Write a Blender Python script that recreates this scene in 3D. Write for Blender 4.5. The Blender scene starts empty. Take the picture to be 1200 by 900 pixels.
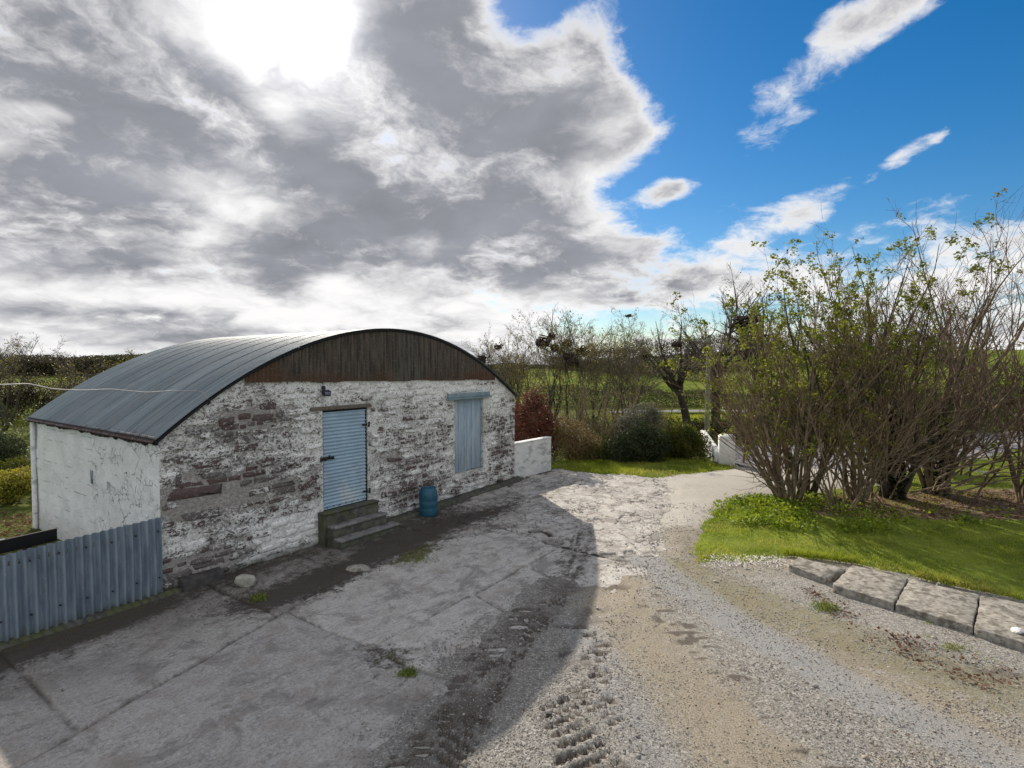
import bpy, math, random
import numpy as np
from mathutils import Vector
R = math.radians
random.seed(7)
RNG = np.random.default_rng(11)
SC = bpy.context.scene
COL = SC.collection

# ------------------------------------------------------------------ node helpers
class V:
    """A node socket with arithmetic."""
    def __init__(s, b, k): s.b = b; s.k = k
    def __add__(s, o): return s.b.m('ADD', s, o)
    def __radd__(s, o): return s.b.m('ADD', o, s)
    def __sub__(s, o): return s.b.m('SUBTRACT', s, o)
    def __rsub__(s, o): return s.b.m('SUBTRACT', o, s)
    def __mul__(s, o): return s.b.m('MULTIPLY', s, o)
    def __rmul__(s, o): return s.b.m('MULTIPLY', o, s)
    def __truediv__(s, o): return s.b.m('DIVIDE', s, o)

class B:
    def __init__(s, nt): s.nt = nt; s.N = nt.nodes; s.L = nt.links
    def put(s, inp, v):
        if isinstance(v, V): s.L.new(v.k, inp)
        elif isinstance(v, (tuple, list)) and len(v) == 3 and inp.type == 'RGBA': inp.default_value = (*v, 1)
        elif inp.type == 'RGBA' and isinstance(v, (int, float)): inp.default_value = (v, v, v, 1)
        else: inp.default_value = v
    def m(s, op, *a, clamp=False):
        n = s.N.new('ShaderNodeMath'); n.operation = op; n.use_clamp = clamp
        for i, v in enumerate(a): s.put(n.inputs[i], v)
        return V(s, n.outputs[0])
    def clamp(s, v): return s.m('ADD', v, 0.0, clamp=True)
    def ss(s, v, lo, hi, t0=0.0, t1=1.0):
        n = s.N.new('ShaderNodeMapRange'); n.interpolation_type = 'SMOOTHSTEP'
        s.put(n.inputs[0], v)
        for i, q in enumerate((lo, hi, t0, t1)): s.put(n.inputs[1 + i], q)
        return V(s, n.outputs[0])
    def mix(s, f, a, c, mode='MIX'):
        n = s.N.new('ShaderNodeMix'); n.data_type = 'RGBA'; n.blend_type = mode
        s.put(n.inputs[0], f); s.put(n.inputs[6], a); s.put(n.inputs[7], c)
        return V(s, n.outputs[2])
    def vm(s, op, *a):
        n = s.N.new('ShaderNodeVectorMath'); n.operation = op
        for i, v in enumerate(a):
            inp = n.inputs['Scale'] if (op == 'SCALE' and i == 1) else n.inputs[i]
            s.put(inp, v)
        return V(s, n.outputs['Value'] if op in ('LENGTH', 'DOT_PRODUCT', 'DISTANCE') else n.outputs[0])
    def xyz(s, v):
        n = s.N.new('ShaderNodeSeparateXYZ'); s.put(n.inputs[0], v)
        return [V(s, q) for q in n.outputs]
    def vec(s, x, y, z):
        n = s.N.new('ShaderNodeCombineXYZ')
        for i, q in enumerate((x, y, z)): s.put(n.inputs[i], q)
        return V(s, n.outputs[0])
    def map(s, v, loc=(0, 0, 0), rot=(0, 0, 0), scale=(1, 1, 1), typ='POINT'):
        n = s.N.new('ShaderNodeMapping'); n.vector_type = typ
        s.put(n.inputs[0], v); n.inputs[1].default_value = loc; n.inputs[2].default_value = rot; n.inputs[3].default_value = scale
        return V(s, n.outputs[0])
    def noise(s, v, scale, det=4.0, rough=0.55, dist=0.0, col=False, lac=2.0):
        n = s.N.new('ShaderNodeTexNoise')
        s.put(n.inputs['Vector'], v); s.put(n.inputs['Scale'], scale); s.put(n.inputs['Detail'], det)
        s.put(n.inputs['Roughness'], rough); s.put(n.inputs['Distortion'], dist); s.put(n.inputs['Lacunarity'], lac)
        return V(s, n.outputs[1 if col else 0])
    def voro(s, v, scale, feat='F1', out='Distance', rnd=1.0):
        n = s.N.new('ShaderNodeTexVoronoi'); n.feature = feat
        s.put(n.inputs['Vector'], v); s.put(n.inputs['Scale'], scale); s.put(n.inputs['Randomness'], rnd)
        return V(s, n.outputs[out])
    def pos(s):
        n = s.N.new('ShaderNodeNewGeometry'); return V(s, n.outputs['Position'])
    def tex(s, out='Object'):
        n = s.N.new('ShaderNodeTexCoord'); return V(s, n.outputs[out])
    def attr(s, name, out='Fac'):
        n = s.N.new('ShaderNodeAttribute'); n.attribute_name = name; return V(s, n.outputs[out])
    def rnd(s):
        n = s.N.new('ShaderNodeObjectInfo'); return V(s, n.outputs['Random'])
    def hsv(s, c, h=0.5, sa=1.0, v=1.0):
        n = s.N.new('ShaderNodeHueSaturation')
        s.put(n.inputs['Hue'], h); s.put(n.inputs['Saturation'], sa); s.put(n.inputs['Value'], v); s.put(n.inputs['Color'], c)
        return V(s, n.outputs[0])

def mat(name, fn):
    """fn(b) -> dict(col, rough, metal, spec, bump, dist, trans)"""
    m = bpy.data.materials.new(name); m.use_nodes = True
    nt = m.node_tree; b = B(nt); p = nt.nodes['Principled BSDF']
    d = fn(b)
    b.put(p.inputs['Base Color'], d['col']); b.put(p.inputs['Roughness'], d.get('rough', 0.9))
    b.put(p.inputs['Metallic'], d.get('metal', 0.0)); b.put(p.inputs['Specular IOR Level'], d.get('spec', 0.3))
    if 'bump' in d:
        n = nt.nodes.new('ShaderNodeBump'); n.inputs['Strength'].default_value = d.get('str', 1.0)
        n.inputs['Distance'].default_value = d.get('dist', 0.01); b.put(n.inputs['Height'], d['bump'])
        nt.links.new(n.outputs[0], p.inputs['Normal'])
    if 'trans' in d:      # thin leaves let some light through
        t = nt.nodes.new('ShaderNodeBsdfTranslucent'); b.put(t.inputs[0], d['trans'][1])
        a = nt.nodes.new('ShaderNodeMixShader'); a.inputs[0].default_value = d['trans'][0]
        nt.links.new(p.outputs[0], a.inputs[1]); nt.links.new(t.outputs[0], a.inputs[2])
        nt.links.new(a.outputs[0], nt.nodes['Material Output'].inputs[0])
    return m

# ------------------------------------------------------------------ camera, sun, sky, exposure
EYE = 3.5
cam = bpy.data.cameras.new('camera'); camo = bpy.data.objects.new('camera', cam); COL.objects.link(camo)
camo.location = (0, 0, EYE); camo.rotation_euler = (R(90) - math.atan(22 / 650), 0, 0)
cam.sensor_width = 36; cam.lens = 36 * 650 / 1200; cam.clip_start = 0.05; cam.clip_end = 6000
SC.camera = camo
SUN_AZ, SUN_EL = R(-20.6), R(30.0)
SUN = Vector((math.sin(SUN_AZ) * math.cos(SUN_EL), math.cos(SUN_AZ) * math.cos(SUN_EL), math.sin(SUN_EL)))
sl = bpy.data.lights.new('sun', 'SUN'); slo = bpy.data.objects.new('sun', sl); COL.objects.link(slo)
sl.energy = 4.2; sl.angle = R(0.55); sl.color = (1.0, 0.91, 0.78)
slo.rotation_euler = (-SUN).to_track_quat('-Z', 'Y').to_euler()
vs = SC.view_settings
vs.view_transform = 'Standard'; vs.look = 'None'; vs.exposure = 0.62; vs.gamma = 1.0; vs.use_curve_mapping = False
SC.cycles.max_bounces = 6; SC.cycles.transparent_max_bounces = 8

# cloud masses: (azimuth, elevation, half width, half height, turn in degrees, amount)
COVER = [(-37.0, 17.5, 30, 27, 8, 1.3), (-12.8, 24.4, 17.3, 17.9, 5, 1.0), (1.7, 24.3, 7.9, 8.5, -1, 0.75), (11.5, 22.4, 5.9, 3.5, -27, 0.8), (-3.5, 13.5, 19.4, 9.8, 1, 0.9), (8.0, 28.1, 4.8, 4.3, 34, 0.5), (10.4, 9.2, 9.2, 3.8, -2, 0.8), (16.1, 16.7, 3.6, 1.2, 10, 0.9), (28.9, 25.0, 7.4, 3.2, 36, 0.72), (23.3, 23.7, 2.4, 1.4, -10, 0.5), (33.5, 27.8, 6.0, 2.0, 14, 0.62), (28.7, 14.7, 7.5, 1.7, 23, 0.75), (36, 6.0, 22, 6.5, -4, 1.0), (36.6, 17.6, 2.3, 0.7, 31, 0.5), (34.1, 16.7, 2.2, 0.6, 38, 0.4), (31.8, 21.6, 3.3, 2.0, 60, 0.35), (-24.8, 0.6, 40, 4.8, 0, 0.6), (-25.0, 26.0, 2.7, 3.4, 38, -0.95), (0.6, 32.3, 4.2, 3.2, 26, -0.85), (12.0, 18.7, 5.5, 2.0, 6, -0.5), (18.6, 11.3, 4.6, 2.0, -4, -0.4), (-41.7, 2.5, 2.9, 0.9, 2, -0.5), (11.7, 4.8, 3.4, 1.2, -1, -0.6)]
THICK = [(-36.5, 22.9, 6.9, 4.3, -1, 0.7), (-27.9, 20.4, 9.0, 4.3, -17, 0.55), (-10.3, 27.3, 5.6, 4.6, 5, 0.75), (0.0, 22.8, 6.4, 5.8, 0, 0.65), (-7.8, 17.8, 13.8, 4.6, 2, 0.6), (-39.4, 12.8, 7.7, 3.2, 10, 0.55), (-22.4, 9.8, 7.4, 2.7, 4, 0.5), (-35.2, 4.2, 7.6, 0.9, -1, 0.7), (1.7, 13.1, 10.2, 4.1, 0, 0.5), (13.8, 7.9, 4.1, 1.8, -2, 0.4), (-18.4, 21.1, 4.4, 2.8, 7, 0.3), (-13.7, 11.6, 4.9, 2.4, 3, 0.3), (-39.5, 19.1, 3.4, 0.8, 9, -0.8), (-29.0, 15.3, 5.0, 1.6, -8, -0.7), (-17.8, 8.9, 3.5, 2.4, 3, -0.7), (-19.9, 30.0, 5.0, 3.6, 10, -0.45), (9.5, 23.3, 5.4, 5.0, -4, -0.5), (7.8, 17.0, 3.7, 3.9, -2, -0.6), (-3.5, 5.5, 21.7, 1.6, 0, -0.4), (-31.5, 5.8, 15.9, 1.2, 4, -0.3), (28.9, 25.0, 7.0, 3.4, 32, -0.5), (28.7, 14.7, 6.8, 2.2, 23, -0.5), (-22.6, 22.6, 2.5, 1.5, -34, -0.4), (33.4, 6.4, 18.3, 5.8, -4, -0.3)]
def build_world():
    w = bpy.data.worlds.new('World'); SC.world = w; w.use_nodes = True
    nt = w.node_tree; b = B(nt)
    bg = nt.nodes['Background']; bg.inputs[1].default_value = 0.1
    sk = nt.nodes.new('ShaderNodeTexSky'); sk.sky_type = 'NISHITA'; sk.sun_disc = False
    sk.sun_elevation = SUN_EL; sk.sun_rotation = SUN_AZ; sk.air_density = 1.0; sk.dust_density = 0.3; sk.ozone_density = 3.0
    blue = b.hsv(V(b, sk.outputs[0]), sa=1.42, v=0.70)
    d = b.tex('Generated'); x, y, z = b.xyz(d)
    az = b.m('ARCTAN2', x, y) * 57.2958; el = b.m('ARCSINE', z) * 57.2958
    P = b.vec(az, el, 0.0)
    zz = b.m('MAXIMUM', z, 0.0) + 0.3
    q = b.vec(x / zz, y / zz, z * 0.5)
    def blobs(lst):
        t = None
        for a, e, r1, r2, ang, amp in lst:
            mp = b.map(P, (a, e, 0), (0, 0, R(ang)), (r1 * 1.75 / math.cos(R(e)), r2 * 1.75, 1), 'TEXTURE')
            v = b.ss(b.vm('LENGTH', mp), 0.0, 1.0, amp, 0.0)
            t = v if t is None else t + v
        return t
    warp = b.vm('SCALE', b.vm('SUBTRACT', b.noise(q, 3.4, 5, 0.55, col=True), (0.5, 0.5, 0.5)), 0.22)
    qw = b.vm('ADD', q, warp)
    n1 = b.noise(qw, 3.6, 9, 0.64)
    n2 = b.noise(b.vm('ADD', qw, (7.3, 2.1, 0.4)), 2.5, 5, 0.42)
    nL = b.noise(b.vm('ADD', q, (3.1, 9.2, 0.0)), 0.55, 2, 0.5)
    # behind and beside the view: unseen broken cloud, whitened in T to add fill light
    behind = b.ss(b.m('ABSOLUTE', az), 48, 75) * (0.15 + 1.5 * nL)
    over = b.ss(el, 34, 50) * (nL * 1.2)
    low = b.ss(el, -3, 4)
    cov = blobs(COVER)
    cov = b.m('MINIMUM', cov, 1.3) + behind + over + b.ss(el, 0.0, 5.0, 0.55, 0.0)
    D = cov - 0.56 + (n1 - 0.5) * 2.5
    alpha = b.ss(D, -0.02, 0.5)
    bil = b.m('ABSOLUTE', b.noise(b.vm('ADD', qw, (9.1, 4.4, 3.0)), 4.2, 5, 0.55) - 0.5) * 2.0
    T = (cov - 1.0) * 0.25 + blobs(THICK) + (n2 - 0.5) * 3.2 + (0.24 - bil) * 1.5 + 0.30 - b.ss(el, 11, 3) * 0.6 + (n1 - 0.5) * 0.3 + b.ss(b.m('ABSOLUTE', az), 60, 110) * -0.7
    edge = b.ss(D, 0.15, 0.85)
    thick = b.ss(T, -0.7, 0.95) * edge
    ds = b.m('MAXIMUM', b.vm('DOT_PRODUCT', d, tuple(SUN)), 0.0)
    glow = b.m('POWER', ds, 500.0) * 4.0 + b.m('POWER', ds, 60.0) * 0.45
    lit = 6.5 + glow * 3.0
    white = b.vec(lit, lit * 0.99, lit * 0.985)
    n3 = b.noise(b.vm('ADD', qw, (1.3, 5.1, 2.0)), 4.5, 5, 0.5)
    dk = (1.95 + glow * 1.2) * (0.72 + n3 * 0.7)
    grey = b.vec(dk * 0.935, dk * 0.965, dk * 1.085)
    cl = b.mix(thick, white, grey)
    sky = b.vm('ADD', blue, b.vm('SCALE', (1.0, 0.97, 0.9), b.m('POWER', ds, 160.0) * 1.2))
    c = b.mix(alpha, sky, cl)
    nt.links.new(c.k, bg.inputs[0])
build_world()

# ------------------------------------------------------------------ mesh helpers
def mk(name, v, faces, m=None, parent=None, smooth=False, attrs=None, kind=None, label=None):
    """One mesh object. faces: array (n,k) or list of such arrays. Vertices are world positions."""
    v = np.asarray(v, float).reshape(-1, 3)
    if parent is not None: v = v - np.array(parent_loc(parent))
    fl = faces if isinstance(faces, list) and len(faces) and isinstance(faces[0], np.ndarray) and faces[0].ndim == 2 else [np.asarray(faces, int)]
    fl = [np.asarray(f, int) for f in fl if len(f)]
    me = bpy.data.meshes.new(name)
    me.vertices.add(len(v)); me.vertices.foreach_set('co', v.ravel())
    idx = np.concatenate([f.ravel() for f in fl]) if fl else np.zeros(0, int)
    tot = np.concatenate([np.full(len(f), f.shape[1]) for f in fl]) if fl else np.zeros(0, int)
    st = np.concatenate([[0], np.cumsum(tot)[:-1]]) if len(tot) else tot
    me.loops.add(len(idx)); me.loops.foreach_set('vertex_index', idx)
    me.polygons.add(len(tot)); me.polygons.foreach_set('loop_start', st)
    if smooth and len(tot): me.polygons.foreach_set('use_smooth', np.ones(len(tot), bool))
    for k, a in (attrs or {}).items():
        at = me.attributes.new(k, 'FLOAT', 'POINT'); at.data.foreach_set('value', np.asarray(a, float).ravel())
    me.update(calc_edges=True); me.validate()
    if m: me.materials.append(m)
    o = bpy.data.objects.new(name, me); COL.objects.link(o)
    if parent is not None: o.parent = parent
    if kind: o['kind'] = kind
    if label: o['label'] = label
    return o

def parent_loc(p):
    l = np.array(p.location)
    while p.parent: p = p.parent; l = l + np.array(p.location)
    return l

def thing(name, label, cat, loc=(0, 0, 0), group=None):
    o = bpy.data.objects.new(name, None); COL.objects.link(o); o.location = loc; o.empty_display_size = 0.1
    return tag(o, label, cat, group)

def tag(o, label, cat, group=None):
    o['label'] = label; o['category'] = cat
    if group: o['group'] = group
    return o

class G:
    """Collects quads and triangles for one mesh."""
    def __init__(s): s.v = []; s.q = []; s.t = []
    def add(s, v, q=(), t=()):
        o = len(s.v); s.v += [tuple(map(float, p)) for p in v]
        s.q += [tuple(i + o for i in f) for f in q]; s.t += [tuple(i + o for i in f) for f in t]
    def hexa(s, c):     # 8 corners: bottom ring, top ring
        s.add(c, [(3, 2, 1, 0), (4, 5, 6, 7), (0, 1, 5, 4), (1, 2, 6, 5), (2, 3, 7, 6), (3, 0, 4, 7)])
    def box(s, fr, a, b):   # box in a frame fr(s,n,z)
        (x0, y0, z0), (x1, y1, z1) = a, b
        s.hexa([fr(x0, y0, z0), fr(x1, y0, z0), fr(x1, y1, z0), fr(x0, y1, z0), fr(x0, y0, z1), fr(x1, y0, z1), fr(x1, y1, z1), fr(x0, y1, z1)])
    def lathe(s, prof, c=(0, 0, 0), n=20, cap=True):
        ring = [[(c[0] + r * math.cos(2 * math.pi * k / n), c[1] + r * math.sin(2 * math.pi * k / n), c[2] + z) for k in range(n)] for r, z in prof]
        v = [p for r in ring for p in r]; q = []
        for i in range(len(prof) - 1):
            for k in range(n): q.append((i * n + k, i * n + (k + 1) % n, (i + 1) * n + (k + 1) % n, (i + 1) * n + k))
        t = []
        if cap:
            v.append((c[0], c[1], c[2] + prof[-1][1])); a = len(v) - 1; e = (len(prof) - 1) * n
            t = [(e + k, e + (k + 1) % n, a) for k in range(n)]
        s.add(v, q, t)
    def out(s, name, m, parent=None, **k):
        f = []
        if s.q: f.append(np.array(s.q))
        if s.t: f.append(np.array(s.t))
        return mk(name, s.v, f, m, parent, **k)

def bevel(o, w=0.01, seg=2):
    md = o.modifiers.new('bevel', 'BEVEL'); md.width = w; md.segments = seg; md.limit_method = 'ANGLE'
    return o

def hash2(ix, iy, iz, seed):
    h = (ix.astype(np.int64) * 374761393 + iy.astype(np.int64) * 668265263 + iz.astype(np.int64) * 2147483647 + seed * 1274126177) & 0xffffffff
    h = ((h ^ (h >> 13)) * 1274126177) & 0xffffffff
    h = ((h ^ (h >> 16)) * 2246822519) & 0xffffffff
    return ((h ^ (h >> 15)) & 0xffffff) / float(0xffffff)
def vn(x, y, seed=0, z=None):
    x = np.asarray(x, float); y = np.asarray(y, float)
    ix = np.floor(x); iy = np.floor(y); fx = x - ix; fy = y - iy
    fx = fx * fx * (3 - 2 * fx); fy = fy * fy * (3 - 2 * fy); zz = np.zeros_like(ix)
    a = hash2(ix, iy, zz, seed); b = hash2(ix + 1, iy, zz, seed); c = hash2(ix, iy + 1, zz, seed); d = hash2(ix + 1, iy + 1, zz, seed)
    return (a + (b - a) * fx) * (1 - fy) + (c + (d - c) * fx) * fy
def fbm(x, y, seed=0, oct=4, g=0.5):
    t = 0; a = 1.0; n = 0.0
    for i in range(oct):
        t = t + a * vn(np.asarray(x) * 2 ** i + 17.3 * i, np.asarray(y) * 2 ** i - 9.1 * i, seed + i); n += a; a *= g
    return t / n
def sstep(x, a, b):
    t = np.clip((np.asarray(x, float) - a) / (b - a), 0, 1); return t * t * (3 - 2 * t)
def sdpoly(px, py, poly):
    """Signed distance to a polygon, positive inside."""
    px = np.asarray(px, float); py = np.asarray(py, float)
    d = np.full(px.shape, 1e9); ins = np.zeros(px.shape, bool); n = len(poly)
    for i in range(n):
        ax, ay = poly[i]; bx, by = poly[(i + 1) % n]
        ex, ey = bx - ax, by - ay; t = np.clip(((px - ax) * ex + (py - ay) * ey) / (ex * ex + ey * ey + 1e-12), 0, 1)
        d = np.minimum(d, np.hypot(px - ax - t * ex, py - ay - t * ey))
        if ay != by:
            c = ((ay > py) != (by > py)) & (px < (bx - ax) * (py - ay) / (by - ay) + ax); ins ^= c
    return np.where(ins, d, -d)
def sdline(px, py, pts):
    """Distance to a polyline, and the distance run along it."""
    d = np.full(np.shape(px), 1e9); run = np.zeros(np.shape(px)); side = np.zeros(np.shape(px)); L0 = 0
    for (ax, ay), (bx, by) in zip(pts[:-1], pts[1:]):
        ex, ey = bx - ax, by - ay; L = math.hypot(ex, ey)
        t = np.clip(((px - ax) * ex + (py - ay) * ey) / (L * L), 0, 1); q = np.hypot(px - ax - t * ex, py - ay - t * ey)
        m = q < d; d = np.where(m, q, d); run = np.where(m, L0 + t * L, run)
        side = np.where(m, ((px - ax) * ey - (py - ay) * ex) / L, side); L0 += L
    return d, run, side
def gridfaces(nx, ny):
    i = np.arange(nx - 1)[:, None] * ny + np.arange(ny - 1)[None, :]
    return np.stack([i, i + ny, i + ny + 1, i + 1], -1).reshape(-1, 4)
def submesh(v, f, sel):
    f = f[sel]; u, inv = np.unique(f, return_inverse=True)
    return v[u], inv.reshape(f.shape), u

def tubes(polys, sides=4, tip=True):
    """Tapered tubes along many polylines [(points, radii)]: one vertex and face set."""
    by = {}
    for p, r in polys: by.setdefault(len(p), []).append((p, r))
    vs_, fs_ = [], []; off = 0
    for n, lst in by.items():
        Pn = np.array([a for a, _ in lst], float); Rn = np.array([b for _, b in lst], float)
        T = np.gradient(Pn, axis=1); T /= np.linalg.norm(T, axis=2, keepdims=True) + 1e-9
        ref = np.array([0.31, 0.77, 0.55]); a = np.cross(T, ref); a /= np.linalg.norm(a, axis=2, keepdims=True) + 1e-9
        b = np.cross(T, a); ang = np.arange(sides) * 2 * math.pi / sides
        V_ = Pn[:, :, None] + Rn[:, :, None, None] * (a[:, :, None] * np.cos(ang)[None, None, :, None] + b[:, :, None] * np.sin(ang)[None, None, :, None])
        m = len(lst); vs_.append(V_.reshape(-1, 3))
        i = (np.arange(m)[:, None, None] * n + np.arange(n - 1)[None, :, None]) * sides; k = np.arange(sides)[None, None, :]; k1 = (k + 1) % sides
        fs_.append((np.stack([i + k, i + k1, i + sides + k1, i + sides + k], -1) + off).reshape(-1, 4)); off += m * n * sides
    return np.concatenate(vs_), np.concatenate(fs_)

def quads(c, size, rng=RNG, flat=0.0, aspect=0.6):
    """Leaf-like quads at points c: pointed, slightly folded."""
    n = len(c); d = rng.normal(size=(n, 3)); d[:, 2] *= (1 - flat); d /= np.linalg.norm(d, axis=1, keepdims=True)
    e = rng.normal(size=(n, 3)); e -= (e * d).sum(1, keepdims=True) * d; e /= np.linalg.norm(e, axis=1, keepdims=True)
    nn = np.cross(d, e); s = np.asarray(size)[:, None] if np.ndim(size) else np.full((n, 1), size)
    v = np.stack([c - d * s * .5, c + e * s * .5 * aspect + nn * s * .08, c + d * s * .5, c - e * s * .5 * aspect + nn * s * .08], 1).reshape(-1, 3)
    return v, np.arange(n * 4).reshape(n, 4)

def blades(x, y, z, h, w, lean=0.5, rng=RNG):
    n = len(x); a = rng.uniform(0, 2 * math.pi, n); l = rng.uniform(0, lean, n) * h; b = rng.uniform(0, 2 * math.pi, n)
    base = np.stack([x, y, z], 1); dx = np.stack([np.cos(a), np.sin(a), np.zeros(n)], 1) * (w / 2)[:, None]
    tip = base + np.stack([np.cos(b) * l, np.sin(b) * l, h], 1)
    return np.stack([base - dx, base + dx, tip], 1).reshape(-1, 3), np.arange(n * 3).reshape(n, 3)

# ------------------------------------------------------------------ the lie of the land
def hill(x, y):
    r = np.hypot(x * 0.75, y); az = np.degrees(np.arctan2(x, y))
    zc = 3.35 + 2.0 * sstep(az, 4, 16) + 1.6 * sstep(az, 13, 30) + 0.5 * sstep(az, -20, -44) + 0.5 * (vn(az * 0.12, az * 0 + 3, 5) - 0.5)
    return (zc - 0.2) * sstep(r, 46, 150) - 1.2 * sstep(r, 190, 700)
def gz(x, y):
    x = np.asarray(x, float); y = np.asarray(y, float)
    return 0.025 * np.clip(y - 8.5, 0, 8) + hill(x, y)
def gz1(x, y): return float(gz(np.array(x), np.array(y)))

# frame of the barn's front wall: along it (s), out of it (n), up (z)
L0 = np.array([-5.34, 8.35]); U = np.array([0.5784, 0.8157]); NV = np.array([0.8157, -0.5784])
def W(s, n, z):
    p = L0 + U * s + NV * n; return (p[0], p[1], z)
def Wa(s, n, z):
    s, n, z = np.broadcast_arrays(np.asarray(s, float), np.asarray(n, float), np.asarray(z, float))
    return np.stack([L0[0] + U[0] * s + NV[0] * n, L0[1] + U[1] * s + NV[1] * n, z], -1)
def toSN(x, y):
    dx = np.asarray(x) - L0[0]; dy = np.asarray(y) - L0[1]; return dx * U[0] + dy * U[1], dx * NV[0] + dy * NV[1]
def bsn(b):     # the same frame inside a material: (s, z, n)
    p = b.pos()
    s = b.vm('DOT_PRODUCT', p, (U[0], U[1], 0)) - float(L0 @ U); n = b.vm('DOT_PRODUCT', p, (NV[0], NV[1], 0)) - float(L0 @ NV)
    return s, n, b.xyz(p)[2]
def bblobs(b, P, lst):
    t = None
    for x, y, rx, ry, amp in lst:
        mp = b.map(P, (x, y, 0), (0, 0, 0), (rx * 1.6, ry * 1.6, 1), 'TEXTURE')
        v = b.ss(b.vm('LENGTH', mp), 0.0, 1.0, amp, 0.0); t = v if t is None else t + v
    return t

# ------------------------------------------------------------------ materials
WASH = [(0.75, 1.40, 0.85, 0.42, -0.5), (1.9, 1.35, 0.8, 0.5, -0.24), (0.6, 0.2, 0.8, 0.4, -0.55), (0.35, 0.75, 0.4, 0.25, 0.35), (2.2, 0.45, 0.8, 0.4, 0.55),
        (1.4, 2.5, 0.8, 0.3, -0.35), (4.8, 3.0, 2.6, 0.22, 0.55), (5.0, 1.2, 0.8, 0.7, -0.22), (5.6, 0.5, 0.9, 0.4, -0.25), (8.7, 1.3, 0.35, 0.9, -0.3), (8.3, 2.6, 0.6, 0.3, 0.4), (2.6, 1.9, 0.35, 0.6, 0.15)]
def wash_mat(name, stone):
    def fn(b):
        s, n, z = bsn(b); wv = b.vec(s, z * 1.35, n * 1.0)
        big = b.noise(wv, 3.2, 6, 0.66, 0.5); fine = b.noise(wv, 17, 5, 0.72); low = b.noise(wv, 0.9, 3, 0.5)
        P = b.vec(s, z, 0.0)
        cov = bblobs(b, P, WASH) + 0.10 + b.ss(s, 2.6, 4.2) * 0.08 + (big - 0.5) * 1.5 + (fine - 0.5) * 3.0 + (b.noise(wv, 44, 3, 0.7) - 0.5) * 1.0
        if stone: cov = cov + (b.rnd() - 0.5) * 0.45
        paint = b.ss(cov, -0.1, 0.08)
        dirt = b.ss(b.noise(wv, 7, 6, 0.75, 0.3) * 0.7 + low * 0.45, 0.47, 0.74)
        white = b.mix(dirt * 0.85, (0.88, 0.875, 0.86), (0.52, 0.505, 0.48))
        white = b.mix(b.ss(fine, 0.53, 0.64) * 0.8, white, (0.17, 0.16, 0.155)); white = b.mix(b.ss(b.noise(b.vec(s, z * 1.6, n), 42, 3, 0.7), 0.57, 0.66) * 0.6, white, (0.12, 0.115, 0.11))
        if stone:
            r = b.rnd(); base = b.mix(b.ss(r, 0.25, 0.45), (0.11, 0.076, 0.072), (0.135, 0.119, 0.114))
            base = b.mix(b.ss(r, 0.7, 0.8), base, (0.125, 0.10, 0.082)); base = b.mix(b.ss(r, 0.9, 0.93), base, (0.085, 0.078, 0.085))
            base = b.mix(b.ss(fine, 0.5, 0.75) * 0.7, base, (0.30, 0.28, 0.27))
        else:
            base = b.mix(b.ss(fine, 0.4, 0.65), (0.25, 0.225, 0.21), (0.52, 0.50, 0.475))
        col = b.mix(paint, base, white)
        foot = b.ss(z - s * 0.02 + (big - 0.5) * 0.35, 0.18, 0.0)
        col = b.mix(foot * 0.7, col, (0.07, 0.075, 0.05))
        return dict(col=col, rough=0.92, bump=paint * 0.35 + fine * 0.8 + big * 0.5, dist=0.018, str=1.0)
    return mat(name, fn)

def simple(name, col, rough=0.8, var=0.25, scale=9.0, bump=0.004, spec=0.3, metal=0.0, second=None, amt=(0.45, 0.62), stretch=(1, 1, 1), rnd=0.0):
    def fn(b):
        p = b.map(b.pos(), scale=stretch); f = b.noise(p, scale, 5, 0.65); g = b.noise(p, scale * 5, 4, 0.7)
        c = b.mix(b.ss(f, 0.3, 0.7), tuple(q * (1 - var) for q in col), tuple(min(1, q * (1 + var)) for q in col))
        if second: c = b.mix(b.ss(b.noise(p, scale * 0.45, 6, 0.7), *amt), c, second)
        if rnd: c = b.hsv(c, v=b.rnd() * rnd + (1 - rnd / 2))
        return dict(col=c, rough=rough, bump=f * 0.6 + g * 0.5, dist=bump, spec=spec, metal=metal)
    return mat(name, fn)

def leaf_mat(name, c1, c2, tr=0.3, rough=0.55):
    def fn(b):
        f = b.noise(b.pos(), 1.7, 3, 0.6); g = b.noise(b.pos(), 23.0, 2, 0.5)
        k = b.ss(f * 0.5 + g * 0.5, 0.36, 0.62); c = b.mix(k, c1, c2)
        return dict(col=c, rough=rough, spec=0.12, trans=(tr, b.hsv(c, sa=1.1, v=1.5)))
    return mat(name, fn)

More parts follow.
